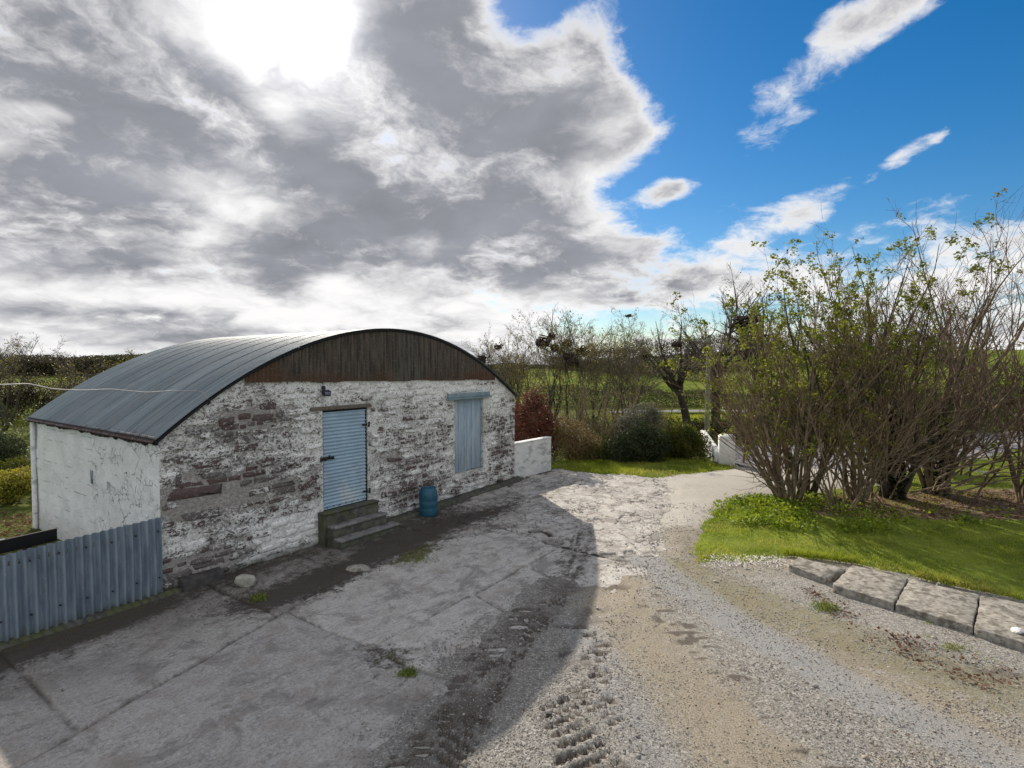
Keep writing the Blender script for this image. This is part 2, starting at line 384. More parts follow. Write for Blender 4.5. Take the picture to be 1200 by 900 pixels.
M = {}
M['mortar'] = wash_mat('whitewash_mortar', False)
M['stone'] = wash_mat('whitewashed_stone', True)
def fn_render(b):
    s, n, z = bsn(b); v = b.vec(n, z, s); big = b.noise(v, 2.2, 6, 0.6); fine = b.noise(v, 14, 5, 0.7)
    cr = b.voro(b.vm('ADD', v, b.vm('SCALE', b.noise(v, 4, 4, 0.6, col=True), 0.22)), 2.1, 'DISTANCE_TO_EDGE')
    zone = b.ss(n, -2.9, -2.3)
    crack = b.ss(cr, 0.016, 0.004) * b.ss(b.noise(v, 1.7, 3, 0.5), 0.47, 0.6) * (zone * 0.8 + 0.1)
    cr2 = b.voro(b.vm('ADD', v, b.vm('SCALE', b.noise(v, 9, 4, 0.6, col=True), 0.12)), 11, 'DISTANCE_TO_EDGE')
    crack2 = b.ss(cr2, 0.05, 0.015) * b.ss(b.noise(b.vm('ADD', v, (4, 4, 1)), 3.1, 3, 0.6), 0.52, 0.62) * zone
    q = b.m('PINGPONG', z + (big - 0.5) * 0.05, 0.11); course = b.ss(q, 0.009, 0.0) * (1 - zone * 0.8) * b.ss(b.noise(v, 3.1, 3, 0.6), 0.47, 0.62)
    k = b.m('MAXIMUM', b.m('MAXIMUM', crack, crack2), course * 0.6)
    c = b.mix(b.ss(big, 0.35, 0.65), (0.76, 0.77, 0.775), (0.87, 0.88, 0.885)); c = b.mix(b.ss(fine, 0.58, 0.72) * 0.5, c, (0.42, 0.41, 0.38))
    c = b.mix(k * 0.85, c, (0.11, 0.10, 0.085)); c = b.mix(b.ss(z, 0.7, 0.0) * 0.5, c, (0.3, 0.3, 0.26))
    return dict(col=c, rough=0.9, bump=fine * 0.7 + big * 0.6 - k + b.noise(v, 38, 4, 0.7) * 0.3, dist=0.026)
M['render'] = mat('cracked_white_render', fn_render)
def fn_roof(b):
    s, n, z = bsn(b); st = b.noise(b.vec(s * 0.5, n * 14.0, 0.0), 1.0, 4, 0.6); big = b.noise(b.vec(s, n, z), 1.3, 5, 0.6); fine = b.noise(b.vec(s * 2, n * 12, z), 5, 4, 0.7)
    c = b.mix(b.ss(st, 0.35, 0.68), (0.125, 0.16, 0.18), (0.215, 0.25, 0.268)); c = b.mix(b.ss(big, 0.45, 0.75) * 0.6, c, (0.24, 0.265, 0.275))
    c = b.hsv(c, v=b.rnd() * 0.3 + 0.85); c = b.mix(b.ss(fine, 0.66, 0.74) * 0.5, c, (0.12, 0.11, 0.10))
    ed = b.ss(b.noise(b.vec(s * 3, n * 3, z * 3), 2.4, 5, 0.7) - s * 2.2 + n * 0.02, 0.5, 0.72)
    c = b.mix(ed * 0.9, c, (0.09, 0.035, 0.03))
    return dict(col=c, rough=0.55 + fine * 0.2, spec=0.35, metal=0.1, bump=fine, dist=0.003)
M['roof'] = mat('weathered_blue_grey_sheet', fn_roof)
def fn_gable(b):
    s, n, z = bsn(b); st = b.noise(b.vec(s * 9, z * 0.7, 0.0), 1.6, 5, 0.65); big = b.noise(b.vec(s, z, 0.0), 1.1, 4, 0.6); fine = b.noise(b.vec(s, z, 0.0), 26, 4, 0.7)
    c = b.mix(b.ss(st, 0.38, 0.62), (0.048, 0.041, 0.035), (0.125, 0.10, 0.08))
    rust = b.ss(big * 0.9 + st * 0.35 + b.ss(z, 3.6, 3.1) * 0.3 + b.ss(s, 3.4, 1.2) * 0.3, 0.70, 1.0)
    c = b.mix(rust * 0.85, c, (0.10, 0.05, 0.027)); c = b.mix(b.ss(fine, 0.55, 0.68) * 0.7, c, (0.20, 0.19, 0.17))
    c = b.mix(b.ss(b.m('ABSOLUTE', s - 5.2), 0.7, 0.1) * b.ss(st, 0.4, 0.6) * 0.4, c, (0.10, 0.12, 0.11))
    return dict(col=c, rough=0.8, bump=fine, dist=0.004, metal=0.1)
M['gable'] = mat('rusty_dark_sheet', fn_gable)
M['door_blue'] = simple('sky_blue_door_paint', (0.30, 0.42, 0.53), 0.55, 0.12, 3, 0.002, 0.45, second=(0.47, 0.54, 0.58), amt=(0.5, 0.66))
M['shutter_blue'] = simple('chalky_blue_board_paint', (0.30, 0.39, 0.48), 0.75, 0.14, 4, 0.003, stretch=(6, 6, 0.6), second=(0.42, 0.47, 0.50), amt=(0.5, 0.64), rnd=0.16)
M['lintel_blue'] = simple('faded_blue_grey_paint', (0.20, 0.27, 0.31), 0.75, 0.2, 6, 0.004)
M['old_timber'] = simple('weathered_timber', (0.15, 0.125, 0.10), 0.85, 0.35, 6, 0.006, stretch=(3, 3, 12))
M['dark_gap'] = simple('dark_gap_shade', (0.018, 0.018, 0.02), 0.9)  # near-black stands for the shade in gaps and below the verge
M['black_iron'] = simple('black_iron', (0.022, 0.022, 0.024), 0.55, 0.2, 20, 0.002, second=(0.06, 0.028, 0.015), amt=(0.55, 0.66))
M['rust_edge'] = simple('rusted_gutter', (0.03, 0.026, 0.025), 0.85, 0.4, 11, 0.01, second=(0.06, 0.03, 0.028), amt=(0.55, 0.68))
M['navy'] = simple('dark_navy_plastic', (0.012, 0.014, 0.035), 0.4, 0.2, 20, 0.001, spec=0.5)
M['lens'] = simple('grey_lamp_glass', (0.12, 0.13, 0.17), 0.15, 0.1, 8, 0.0005, spec=0.6)
def fn_fence(b):
    s, n, z = bsn(b); st = b.noise(b.vec(s * 6, z * 0.8, n), 2.0, 4, 0.6); fine = b.noise(b.vec(s, z, n), 22, 4, 0.7)
    c = b.mix(b.ss(st, 0.35, 0.65), (0.14, 0.185, 0.24), (0.23, 0.28, 0.335)); c = b.hsv(c, v=b.rnd() * 0.16 + 0.92)
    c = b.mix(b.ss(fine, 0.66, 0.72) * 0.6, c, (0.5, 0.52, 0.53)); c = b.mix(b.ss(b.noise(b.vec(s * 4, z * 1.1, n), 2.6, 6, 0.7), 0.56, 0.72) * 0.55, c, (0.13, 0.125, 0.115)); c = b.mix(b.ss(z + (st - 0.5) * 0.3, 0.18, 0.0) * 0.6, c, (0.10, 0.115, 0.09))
    return dict(col=c, rough=0.5, spec=0.4, bump=fine, dist=0.002)
M['fence'] = mat('blue_grey_fence_paint', fn_fence)
M['barrel'] = simple('blue_barrel_plastic', (0.012, 0.085, 0.145), 0.5, 0.2, 6, 0.001, spec=0.5, second=(0.03, 0.11, 0.16), amt=(0.5, 0.7))
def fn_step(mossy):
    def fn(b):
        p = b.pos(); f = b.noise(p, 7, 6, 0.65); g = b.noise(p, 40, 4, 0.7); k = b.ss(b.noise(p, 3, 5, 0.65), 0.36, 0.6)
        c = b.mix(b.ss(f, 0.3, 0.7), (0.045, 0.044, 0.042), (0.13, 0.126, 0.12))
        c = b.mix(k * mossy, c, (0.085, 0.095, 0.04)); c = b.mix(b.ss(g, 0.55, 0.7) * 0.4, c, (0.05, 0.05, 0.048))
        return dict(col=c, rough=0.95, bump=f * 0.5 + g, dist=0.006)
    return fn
M['step'] = mat('stained_shaded_step_concrete', fn_step(0.35)); M['step_moss'] = mat('mossy_step_concrete', fn_step(0.9))
M['tread'] = simple('tread_top_light', (0.20, 0.197, 0.19), 0.9, 0.3, 8, 0.005, second=(0.09, 0.088, 0.08), amt=(0.5, 0.65))  # paler tops over dark bodies paint the steps' light and shade
M['low_wall'] = simple('flaking_white_wall_paint', (0.70, 0.70, 0.69), 0.9, 0.1, 5, 0.012, second=(0.40, 0.41, 0.42), amt=(0.5, 0.64), stretch=(1, 1, 2.2))
M['pillar'] = simple('clean_white_wall_paint', (0.80, 0.80, 0.78), 0.85, 0.05, 4, 0.006, second=(0.6, 0.59, 0.55), amt=(0.6, 0.75))
def fn_conc(b):
    p = b.pos(); s, n, z = bsn(b); v = b.vec(s, n, 0.0)
    big = b.noise(v, 0.8, 5, 0.6); mid = b.noise(v, 6, 6, 0.68, 0.3); g = b.noise(v, 70, 4, 0.72); st = b.noise(b.vec(s * 0.5 + n * 0.4, n * 2.6 - s * 0.5, 0.0), 2.2, 6, 0.68)
    c = b.mix(b.ss(big, 0.35, 0.65), (0.31, 0.285, 0.262), (0.56, 0.53, 0.48)); c = b.mix(b.ss(mid, 0.36, 0.62) * 0.55, (0.58, 0.55, 0.505), c)
    c = b.mix(1 - b.attr('tone'), c, b.mix(0.5, c, (0.10, 0.085, 0.078))); c = b.mix(b.ss(st, 0.54, 0.7) * 0.65, c, (0.17, 0.155, 0.14)); h = b.noise(v, 26, 5, 0.75); c = b.mix(b.ss(g, 0.53, 0.66) * 0.6, c, (0.13, 0.12, 0.115)); c = b.mix(b.ss(h, 0.5, 0.64) * 0.55, c, (0.15, 0.14, 0.135)); c = b.mix(b.ss(h, 0.46, 0.34) * 0.5, c, (0.66, 0.635, 0.60)); c = b.mix(b.ss(b.noise(v, 1.6, 6, 0.7, 0.6), 0.49, 0.63) * 0.6, c, (0.155, 0.14, 0.125))
    c = b.mix(b.ss(b.noise(v, 2.3, 5, 0.65), 0.48, 0.66) * 0.5, c, (0.30, 0.255, 0.21)); c = b.mix(b.attr('foot_dark') * b.ss(mid * 0.6 + big * 0.4, 0.62, 0.36) * 0.8, c, (0.115, 0.105, 0.095)); ck = b.voro(b.vm('ADD', v, b.vm('SCALE', b.noise(v, 2.6, 5, 0.65, col=True), 0.55)), 1.9, 'DISTANCE_TO_EDGE'); ck2 = b.voro(b.vm('ADD', v, b.vm('SCALE', b.noise(b.vm('ADD', v, (3, 1, 2)), 5, 5, 0.65, col=True), 0.3)), 4.3, 'DISTANCE_TO_EDGE')
    cz = b.ss(s, 3.6, 6.2); cl = b.m('MAXIMUM', b.ss(ck, 0.030, 0.006) * b.ss(b.noise(v, 0.9, 4, 0.6), 0.40, 0.52), b.ss(ck2, 0.045, 0.01) * b.ss(b.noise(b.vm('ADD', v, (8, 3, 0)), 1.1, 4, 0.6), 0.47, 0.58)) * (cz * 0.85 + 0.12)
    c = b.mix(cl * 0.8, c, (0.085, 0.075, 0.065)); dirt = b.attr('dirt'); soil = b.attr('soil'); moss = b.attr('moss')
    c = b.mix(dirt * (0.35 + b.ss(mid, 0.4, 0.6) * 0.5), c, (0.10, 0.088, 0.075))
    k = b.ss(soil + (mid - 0.5) * 2.0 + (h - 0.5) * 1.0 + (g - 0.5) * 0.6, 0.28, 0.85); c = b.mix(k * 0.93, c, b.mix(b.ss(g, 0.4, 0.62), (0.032, 0.027, 0.022), (0.085, 0.07, 0.055)))
    km = b.ss(moss + (mid - 0.5) * 1.8 + (h - 0.5) * 1.0, 0.35, 0.9); c = b.mix(km * 0.9, c, b.mix(b.ss(g, 0.4, 0.6), (0.05, 0.055, 0.012), (0.12, 0.12, 0.03)))
    return dict(col=c, rough=0.93, bump=mid * 0.6 + g * 0.5 + h * 0.6 + k * 0.5 - cl * 0.8, dist=0.016, spec=0.25)
M['concrete'] = mat('worn_yard_concrete', fn_conc)
M['joint_soil'] = simple('dark_joint_soil', (0.05, 0.043, 0.034), 0.98, 0.4, 12, 0.01)
def fn_grav(b):
    p = b.pos(); v = b.vec(*b.xyz(p)[:2], 0.0); mud = b.attr('mud'); tan = b.attr('tan'); pale = b.attr('pale')
    g = b.noise(v, 60, 4, 0.8); g2 = b.noise(v, 160, 3, 0.8); mid = b.noise(v, 5, 6, 0.7) * 0.55 + b.noise(v, 1.3, 5, 0.65) * 0.45; cell = b.voro(v, 55, 'F1', 'Color'); cx = b.xyz(cell)[0]
    c = b.mix(b.ss(g, 0.35, 0.65), (0.17, 0.158, 0.14), (0.37, 0.35, 0.315)); c = b.mix(b.ss(cx, 0.7, 0.95) * 0.7, c, (0.52, 0.50, 0.465)); c = b.mix(b.ss(cx, 0.3, 0.05) * 0.6, c, (0.10, 0.095, 0.09))
    k = b.ss(tan + (mid - 0.5) * 2.6 + (g - 0.5) * 0.9, 0.15, 1.0); c = b.mix(k * 0.75, c, b.mix(b.ss(g, 0.35, 0.65), (0.19, 0.155, 0.105), (0.44, 0.375, 0.275)))
    ol = b.ss(b.attr('olive') + (mid - 0.5) * 2.4 + (g - 0.5) * 0.8, 0.3, 0.9); c = b.mix(ol * 0.7, c, b.mix(b.ss(g, 0.35, 0.65), (0.13, 0.12, 0.06), (0.30, 0.27, 0.17)))
    k = b.ss(pale + (mid - 0.5) * 0.9, 0.35, 0.65); c = b.mix(k * 0.6, c, (0.56, 0.52, 0.455))
    ln = b.ss(b.attr('lane') + (mid - 0.5) * 1.6, 0.3, 0.8); c = b.mix(ln * 0.6, c, b.mix(b.ss(g, 0.36, 0.64), (0.18, 0.185, 0.19), (0.42, 0.425, 0.43)))
    k = b.ss(mud + (mid - 0.5) * 1.8 + (g - 0.5) * 1.1, 0.3, 0.8); c = b.mix(k * 0.85, c, b.mix(b.ss(g, 0.35, 0.65), (0.045, 0.036, 0.03), (0.16, 0.135, 0.11)))
    return dict(col=c, rough=0.95, bump=g * 0.8 + g2 * 0.5 + mid * 0.6, dist=0.014, spec=0.2)
M['gravel'] = mat('drive_gravel_and_mud', fn_grav)
def fn_peb(b):
    f = b.noise(b.pos(), 31, 1, 0.5); h = b.noise(b.pos(), 2.0, 2, 0.5)
    c = b.mix(b.ss(f, 0.3, 0.5), (0.19, 0.18, 0.165), (0.29, 0.275, 0.25)); c = b.mix(b.ss(f, 0.58, 0.7), c, (0.52, 0.50, 0.47)); c = b.mix(b.ss(h, 0.5, 0.7) * 0.5, c, (0.34, 0.26, 0.18))
    return dict(col=c, rough=0.9)
M['pebble'] = mat('mixed_gravel_stone', fn_peb)
def fn_ground(b):
    p = b.pos(); x, y, z = b.xyz(p); v = b.vec(x, y, 0.0); f = b.noise(v, 0.09, 5, 0.6); g = b.noise(v, 1.1, 6, 0.7); h = b.noise(v, 11, 4, 0.7); far = b.ss(b.vm('LENGTH', v), 33, 60)
    c1 = b.mix(b.ss(g, 0.38, 0.62), (0.045, 0.062, 0.018), (0.10, 0.125, 0.028)); c2 = b.mix(b.ss(f, 0.36, 0.62), (0.075, 0.115, 0.014), (0.165, 0.19, 0.03))
    c2 = b.mix(b.ss(g, 0.5, 0.72) * 0.5, c2, (0.16, 0.15, 0.06)); c = b.mix(far, c1, c2); c = b.mix(b.ss(h, 0.5, 0.66) * (1 - far) * 0.6, c, (0.10, 0.075, 0.045))
    return dict(col=c, rough=1.0, bump=g + h * 0.5, dist=0.05, spec=0.02)
M['ground'] = mat('rough_pasture', fn_ground)
def fn_lawn(b):
    p = b.pos(); x, y, z = b.xyz(p); v = b.vec(x, y, 0.0); g = b.noise(v, 0.7, 4, 0.6); h = b.noise(v, 9, 4, 0.7); br = b.attr('bare')
    c = b.mix(b.ss(g, 0.35, 0.65), (0.085, 0.125, 0.016), (0.175, 0.225, 0.033)); c = b.mix(b.ss(h, 0.4, 0.7) * 0.5, c, (0.17, 0.165, 0.055))
    k = b.ss(br + (h - 0.5) * 0.8 + (g - 0.5) * 0.8, 0.4, 0.62); c = b.mix(k, c, b.mix(b.ss(h, 0.4, 0.6), (0.11, 0.075, 0.05), (0.22, 0.165, 0.12)))
    return dict(col=c, rough=1.0, bump=h + g * 0.5, dist=0.03, spec=0.05)
M['lawn'] = mat('mossy_lawn_turf', fn_lawn)
def fn_blade(b):
    p = b.pos(); f = b.noise(p, 1.4, 4, 0.65); g = b.noise(p, 31.0, 2, 0.5); h = b.noise(b.map(p, scale=(1, 1.6, 1)), 0.55, 4, 0.6)
    c = b.mix(b.ss(f * 0.5 + g * 0.5, 0.36, 0.62), (0.11, 0.16, 0.018), (0.31, 0.34, 0.05)); c = b.mix(b.ss(h * 0.75 + g * 0.25, 0.48, 0.64) * 0.75, c, (0.40, 0.34, 0.11))
    return dict(col=c, rough=0.6, spec=0.12, trans=(0.45, b.hsv(c, sa=1.08, v=1.4)))
M['grass'] = mat('grass_blades', fn_blade)
M['dry_grass'] = leaf_mat('weed_blades', (0.10, 0.16, 0.03), (0.22, 0.24, 0.06), 0.3)
M['slab'] = simple('lichened_concrete_slab', (0.30, 0.28, 0.245), 0.95, 0.3, 14, 0.012, second=(0.14, 0.125, 0.10), amt=(0.47, 0.6))
M['tarmac'] = simple('pale_worn_tarmac', (0.19, 0.18, 0.19), 0.9, 0.15, 3, 0.004)
M['rock'] = simple('pale_limestone', (0.36, 0.35, 0.30), 0.9, 0.3, 8, 0.01)
M['white_stone'] = simple('white_quartz', (0.75, 0.74, 0.72), 0.8, 0.15, 14, 0.01, second=(0.3, 0.3, 0.32), amt=(0.55, 0.64))
M['dark_block'] = simple('dark_slate_block', (0.065, 0.062, 0.06), 0.9, 0.3, 8, 0.008)
M['black_felt'] = simple('black_felt', (0.008, 0.008, 0.009), 0.85, 0.2, 10, 0.003)
M['cable'] = simple('pale_cable_sheath', (0.33, 0.32, 0.31), 0.7, 0.15, 10, 0.001)
M['pole'] = simple('greenish_creosoted_pole', (0.21, 0.21, 0.15), 0.9, 0.25, 8, 0.004, stretch=(4, 4, 0.7))
M['bark_grey'] = simple('pale_grey_bark', (0.22, 0.165, 0.105), 0.9, 0.35, 9, 0.006, second=(0.10, 0.085, 0.06), amt=(0.48, 0.6), stretch=(1, 1, 0.5))
M['bark_dark'] = simple('dark_bark', (0.065, 0.052, 0.042), 0.92, 0.4, 7, 0.01, second=(0.09, 0.095, 0.04), amt=(0.5, 0.62), stretch=(1, 1, 0.4))
M['twig_red'] = simple('reddish_twig_bark', (0.13, 0.07, 0.056), 0.8, 0.3, 3, 0.001)
M['twig_brown'] = simple('brown_twig_bark', (0.165, 0.112, 0.068), 0.85, 0.3, 3, 0.001)
M['twig_olive'] = simple('olive_twig_bark', (0.18, 0.145, 0.07), 0.85, 0.3, 3, 0.001)
M['twig_grey'] = simple('grey_twig_bark', (0.14, 0.12, 0.10), 0.85, 0.3, 3, 0.001)
M['nest'] = simple('nest_sticks', (0.06, 0.042, 0.034), 0.95, 0.3, 9, 0.001)
M['bird'] = simple('black_feathers', (0.012, 0.012, 0.014), 0.6, 0.2, 20, 0.001)
M['leaf_spring'] = leaf_mat('spring_leaves', (0.075, 0.10, 0.018), (0.21, 0.22, 0.04), 0.4)
M['leaf_olive'] = leaf_mat('bud_leaves', (0.11, 0.105, 0.03), (0.20, 0.18, 0.045), 0.35)
M['leaf_dark'] = leaf_mat('dark_evergreen_leaves', (0.022, 0.034, 0.016), (0.06, 0.075, 0.035), 0.15, 0.75)
M['leaf_bush'] = leaf_mat('golden_green_leaves', (0.035, 0.055, 0.012), (0.12, 0.12, 0.02), 0.25)
M['leaf_yellow'] = leaf_mat('yellow_leaves', (0.10, 0.12, 0.02), (0.33, 0.29, 0.05), 0.3)
M['leaf_red'] = leaf_mat('copper_leaves', (0.075, 0.028, 0.022), (0.16, 0.065, 0.045), 0.25)
M['leaf_tan'] = leaf_mat('tan_leaves', (0.13, 0.095, 0.045), (0.22, 0.16, 0.08), 0.25)
M['leaf_silver'] = leaf_mat('silvery_leaves', (0.10, 0.105, 0.075), (0.22, 0.215, 0.165), 0.2)
M['ivy'] = leaf_mat('ivy_leaves', (0.012, 0.018, 0.009), (0.035, 0.045, 0.018), 0.1, 0.4)
M['ground_cover'] = leaf_mat('ground_cover_leaves', (0.09, 0.145, 0.018), (0.26, 0.31, 0.045), 0.4)
M['undergrowth'] = leaf_mat('undergrowth_leaves', (0.04, 0.055, 0.016), (0.11, 0.12, 0.03), 0.25)
M['hedge'] = leaf_mat('winter_hedge_twigs', (0.045, 0.036, 0.026), (0.085, 0.075, 0.04), 0.15)
M['hedge_green'] = leaf_mat('green_hedge_leaves', (0.035, 0.05, 0.015), (0.09, 0.10, 0.03), 0.2)
M['dead_leaf'] = leaf_mat('dead_leaves', (0.10, 0.05, 0.03), (0.19, 0.11, 0.07), 0.15, 0.8)
M['daisy'] = leaf_mat('white_petals', (0.6, 0.58, 0.55), (0.8, 0.78, 0.75), 0.2)

# ------------------------------------------------------------------ ground sheet
def build_ground():
    a = np.concatenate([np.linspace(-14, 30, 89), 30 + 1.6 * (1.16 ** np.arange(1, 34) - 1) * 4])
    neg = -14 - 1.6 * (1.16 ** np.arange(1, 35) - 1) * 4
    xs = np.concatenate([neg[::-1], a]); ys = np.concatenate([-6 - 3 * (1.25 ** np.arange(1, 26) - 1)[::-1] * 3, np.linspace(-6, 48, 109), 48 + 1.2 * (1.11 ** np.arange(1, 52) - 1) * 6])
    X, Y = np.meshgrid(xs, ys, indexing='ij'); Z = gz(X, Y) - 0.05
    s, n = toSN(X, Y)
    Z = Z - 0.25 * (sstep(s, -6, -4.5) * sstep(n, -0.4, 0.6) * sstep(Y, 19.5, 17) * sstep(X, 9, 6))   # bedded lower under the yard and drive
    Z = Z + 0.08 * (fbm(X * 0.6, Y * 0.6, 3) - 0.5) * sstep(Y, 17.5, 22)
    mk('ground', np.stack([X, Y, Z], -1).reshape(-1, 3), gridfaces(len(xs), len(ys)), M['ground'], smooth=True, kind='structure')
build_ground()

# ------------------------------------------------------------------ the barn
BW, BD = 9.36, 5.95            # width of the gabled front, depth behind it
_ps = np.array([-.01, .29, .69, 1.4, 2.39, 3.35, 4.58, 5.5, 6.36, 7.0, 7.68, 8.31, 9.36]); _pz = np.array([2.39, 2.60, 2.88, 3.33, 3.84, 4.08, 4.21, 4.19, 4.05, 3.86, 3.56, 3.22, 2.62])
_pf = np.polynomial.Polynomial.fit(_ps, _pz, 5)
def arch(s): return _pf(np.asarray(s, float))
GZ = lambda s: 3.235 - 0.0145 * (np.asarray(s, float) - 1.4)
DOOR = (2.89, 3.99, 0.64, 2.62); WIN = (6.75, 7.90, 0.76, 2.62)
barn = thing('stone_barn', 'old whitewashed rubble stone barn with rounded corrugated metal roof', 'barn', W(BW / 2, -BD / 2, 0))

def disp(s, z, amp=0.02): return amp * (fbm(s * 2.1, z * 2.6, 21, 5, 0.6) - 0.5) * 2
def front_wall():
    ss = np.unique(np.concatenate([np.linspace(0, BW, 270), [DOOR[0], DOOR[1], WIN[0], WIN[1]]])); zs = np.unique(np.concatenate([np.linspace(-0.1, 3.5, 104), [DOOR[2], DOOR[3], WIN[2], WIN[3]]]))
    S, Z = np.meshgrid(ss, zs, indexing='ij')
    top = np.minimum(arch(S) + 0.0, np.where((S > 1.0) & (S < 8.6), GZ(S) + 0.05, 9))
    Zc = np.minimum(Z, top)
    e = np.minimum(np.minimum(S, BW - S) / 0.12, 1)
    for o in (DOOR, WIN):
        q = np.maximum(np.maximum(o[0] - S, S - o[1]), np.maximum(o[2] - Z, Z - o[3])); e = np.minimum(e, np.clip(np.abs(q) / 0.08, 0.2, 1))
    N_ = disp(S, Zc) * e
    # tiny batter at the left corner
    v = Wa(S, N_, Zc).reshape(-1, 3); f = gridfaces(len(ss), len(zs))
    sc = S.reshape(-1)[f].mean(1); zc = Z.reshape(-1)[f].mean(1); ok = (zc < top.reshape(-1)[f].max(1) + 0.04)
    for o in (DOOR, WIN): ok &= ~((sc > o[0]) & (sc < o[1]) & (zc > o[2]) & (zc < o[3]))
    v, f, _ = submesh(v, f, ok)
    g = G(); g.add(v, f[:, ::-1].tolist())
    for o, d in ((DOOR, 0.22), (WIN, 0.22)):
        a, c, z0, z1 = o
        for p, q in (((a, z0), (a, z1)), ((a, z1), (c, z1)), ((c, z1), (c, z0)), ((c, z0), (a, z0))):
            g.add([W(p[0], 0.004, p[1]), W(q[0], 0.004, q[1]), W(q[0], -d, q[1]), W(p[0], -d, p[1])], [(0, 1, 2, 3)])
        g.add([W(a, -d, z0), W(c, -d, z0), W(c, -d, z1), W(a, -d, z1)], [(0, 1, 2, 3)])
    g.out('front_wall', M['mortar'], barn, smooth=True)
front_wall()

def left_wall():
    HOLES = [(-2.75, -2.58, 1.36, 1.62), (-1.98, -1.82, 1.36, 1.50)]
    ns = np.unique(np.concatenate([np.linspace(-BD, 0, 150), [h for q in HOLES for h in q[:2]]])); zs = np.unique(np.concatenate([np.linspace(-0.3, 2.42, 70), [h for q in HOLES for h in q[2:]]]))
    Nn, Z = np.meshgrid(ns, zs, indexing='ij')
    e = np.minimum(np.minimum(-Nn, BD + Nn) / 0.1, 1)
    off = -(0.045 * (fbm(Nn * 1.1, Z * 1.3, 31, 4, 0.5) - 0.5) + 0.026 * (fbm(Nn * 6, Z * 6, 35, 4, 0.6) - 0.5)) * e
    off = off - 0.022 * sstep(Nn, -2.72, -2.62) * e      # thicker coat on the front part of the side
    v = Wa(off, Nn, Z).reshape(-1, 3); f = gridfaces(len(ns), len(zs))
    nc = Nn.reshape(-1)[f].mean(1); zc = Z.reshape(-1)[f].mean(1); ok = np.ones(len(f), bool)
    for a, c, z0, z1 in HOLES: ok &= ~((nc > a) & (nc < c) & (zc > z0) & (zc < z1))
    v, f, _ = submesh(v, f, ok); g = G(); g.add(v, f.tolist())
    for a, c, z0, z1 in HOLES:
        d = 0.2
        for p, q in (((a, z0), (a, z1)), ((a, z1), (c, z1)), ((c, z1), (c, z0)), ((c, z0), (a, z0))):
            g.add([W(-0.02, p[0], p[1]), W(-0.02, q[0], q[1]), W(d, q[0], q[1]), W(d, p[0], p[1])], [(0, 1, 2, 3)])
        g.add([W(d, a, z0), W(d, c, z0), W(d, c, z1), W(d, a, z1)], [(0, 1, 2, 3)])
    g.out('side_wall', M['render'], barn, smooth=True)
    g = G(); g.box(W, (-0.02, -2.72, 1.38), (0.02, -2.66, 1.60)); g.out('timber_plug', M['lintel_blue'], barn)
left_wall()
g = G()
ps = np.linspace(0, BW, 24)
top = [W(s, -BD, float(arch(s))) for s in ps]; bot = [W(s, -BD, -0.3) for s in ps]
g.add(top + bot, [(i, i + 1, 24 + i + 1, 24 + i) for i in range(23)])
g.add([W(BW, 0, -0.3), W(BW, -BD, -0.3), W(BW, -BD, 2.62), W(BW, 0, 2.62)], [(0, 1, 2, 3)])
g.out('rear_wall', M['render'], barn)

# the rubble: individual stones in rough courses
def stone_mesh(s, z, w, h, d, rs):
    n = 10; o = []; tw = rs.gauss(0, 0.05)
    for k in range(n):
        a = 2 * math.pi * (k + 0.5) / n; ca, sa = math.cos(a), math.sin(a)
        e = 0.3; x = math.copysign(abs(ca) ** e, ca) * w / 2 * rs.uniform(0.76, 1.08); y = math.copysign(abs(sa) ** e, sa) * h / 2 * rs.uniform(0.66, 1.12) + x * tw
        o.append((x, y))
    tx, ty = rs.uniform(-0.012, 0.012), rs.uniform(-0.012, 0.012); q = 1 - min(0.3, 0.018 / min(w, h) * 2)
    v = [W(s + x, -0.03, z + y) for x, y in o] + [W(s + x, d * 0.55, z + y) for x, y in o] + [W(s + x * q, d + tx * x / w + ty * y / h, z + y * q) for x, y in o] + [W(s, d + 0.003, z)]
    f = [(k, n + k, n + (k + 1) % n, (k + 1) % n) for k in range(n)] + [(n + k, 2 * n + k, 2 * n + (k + 1) % n, n + (k + 1) % n) for k in range(n)]
    t = [(2 * n + k, 3 * n, 2 * n + (k + 1) % n) for k in range(n)]
    return v, [tuple(reversed(a)) for a in f], [tuple(reversed(a)) for a in t]
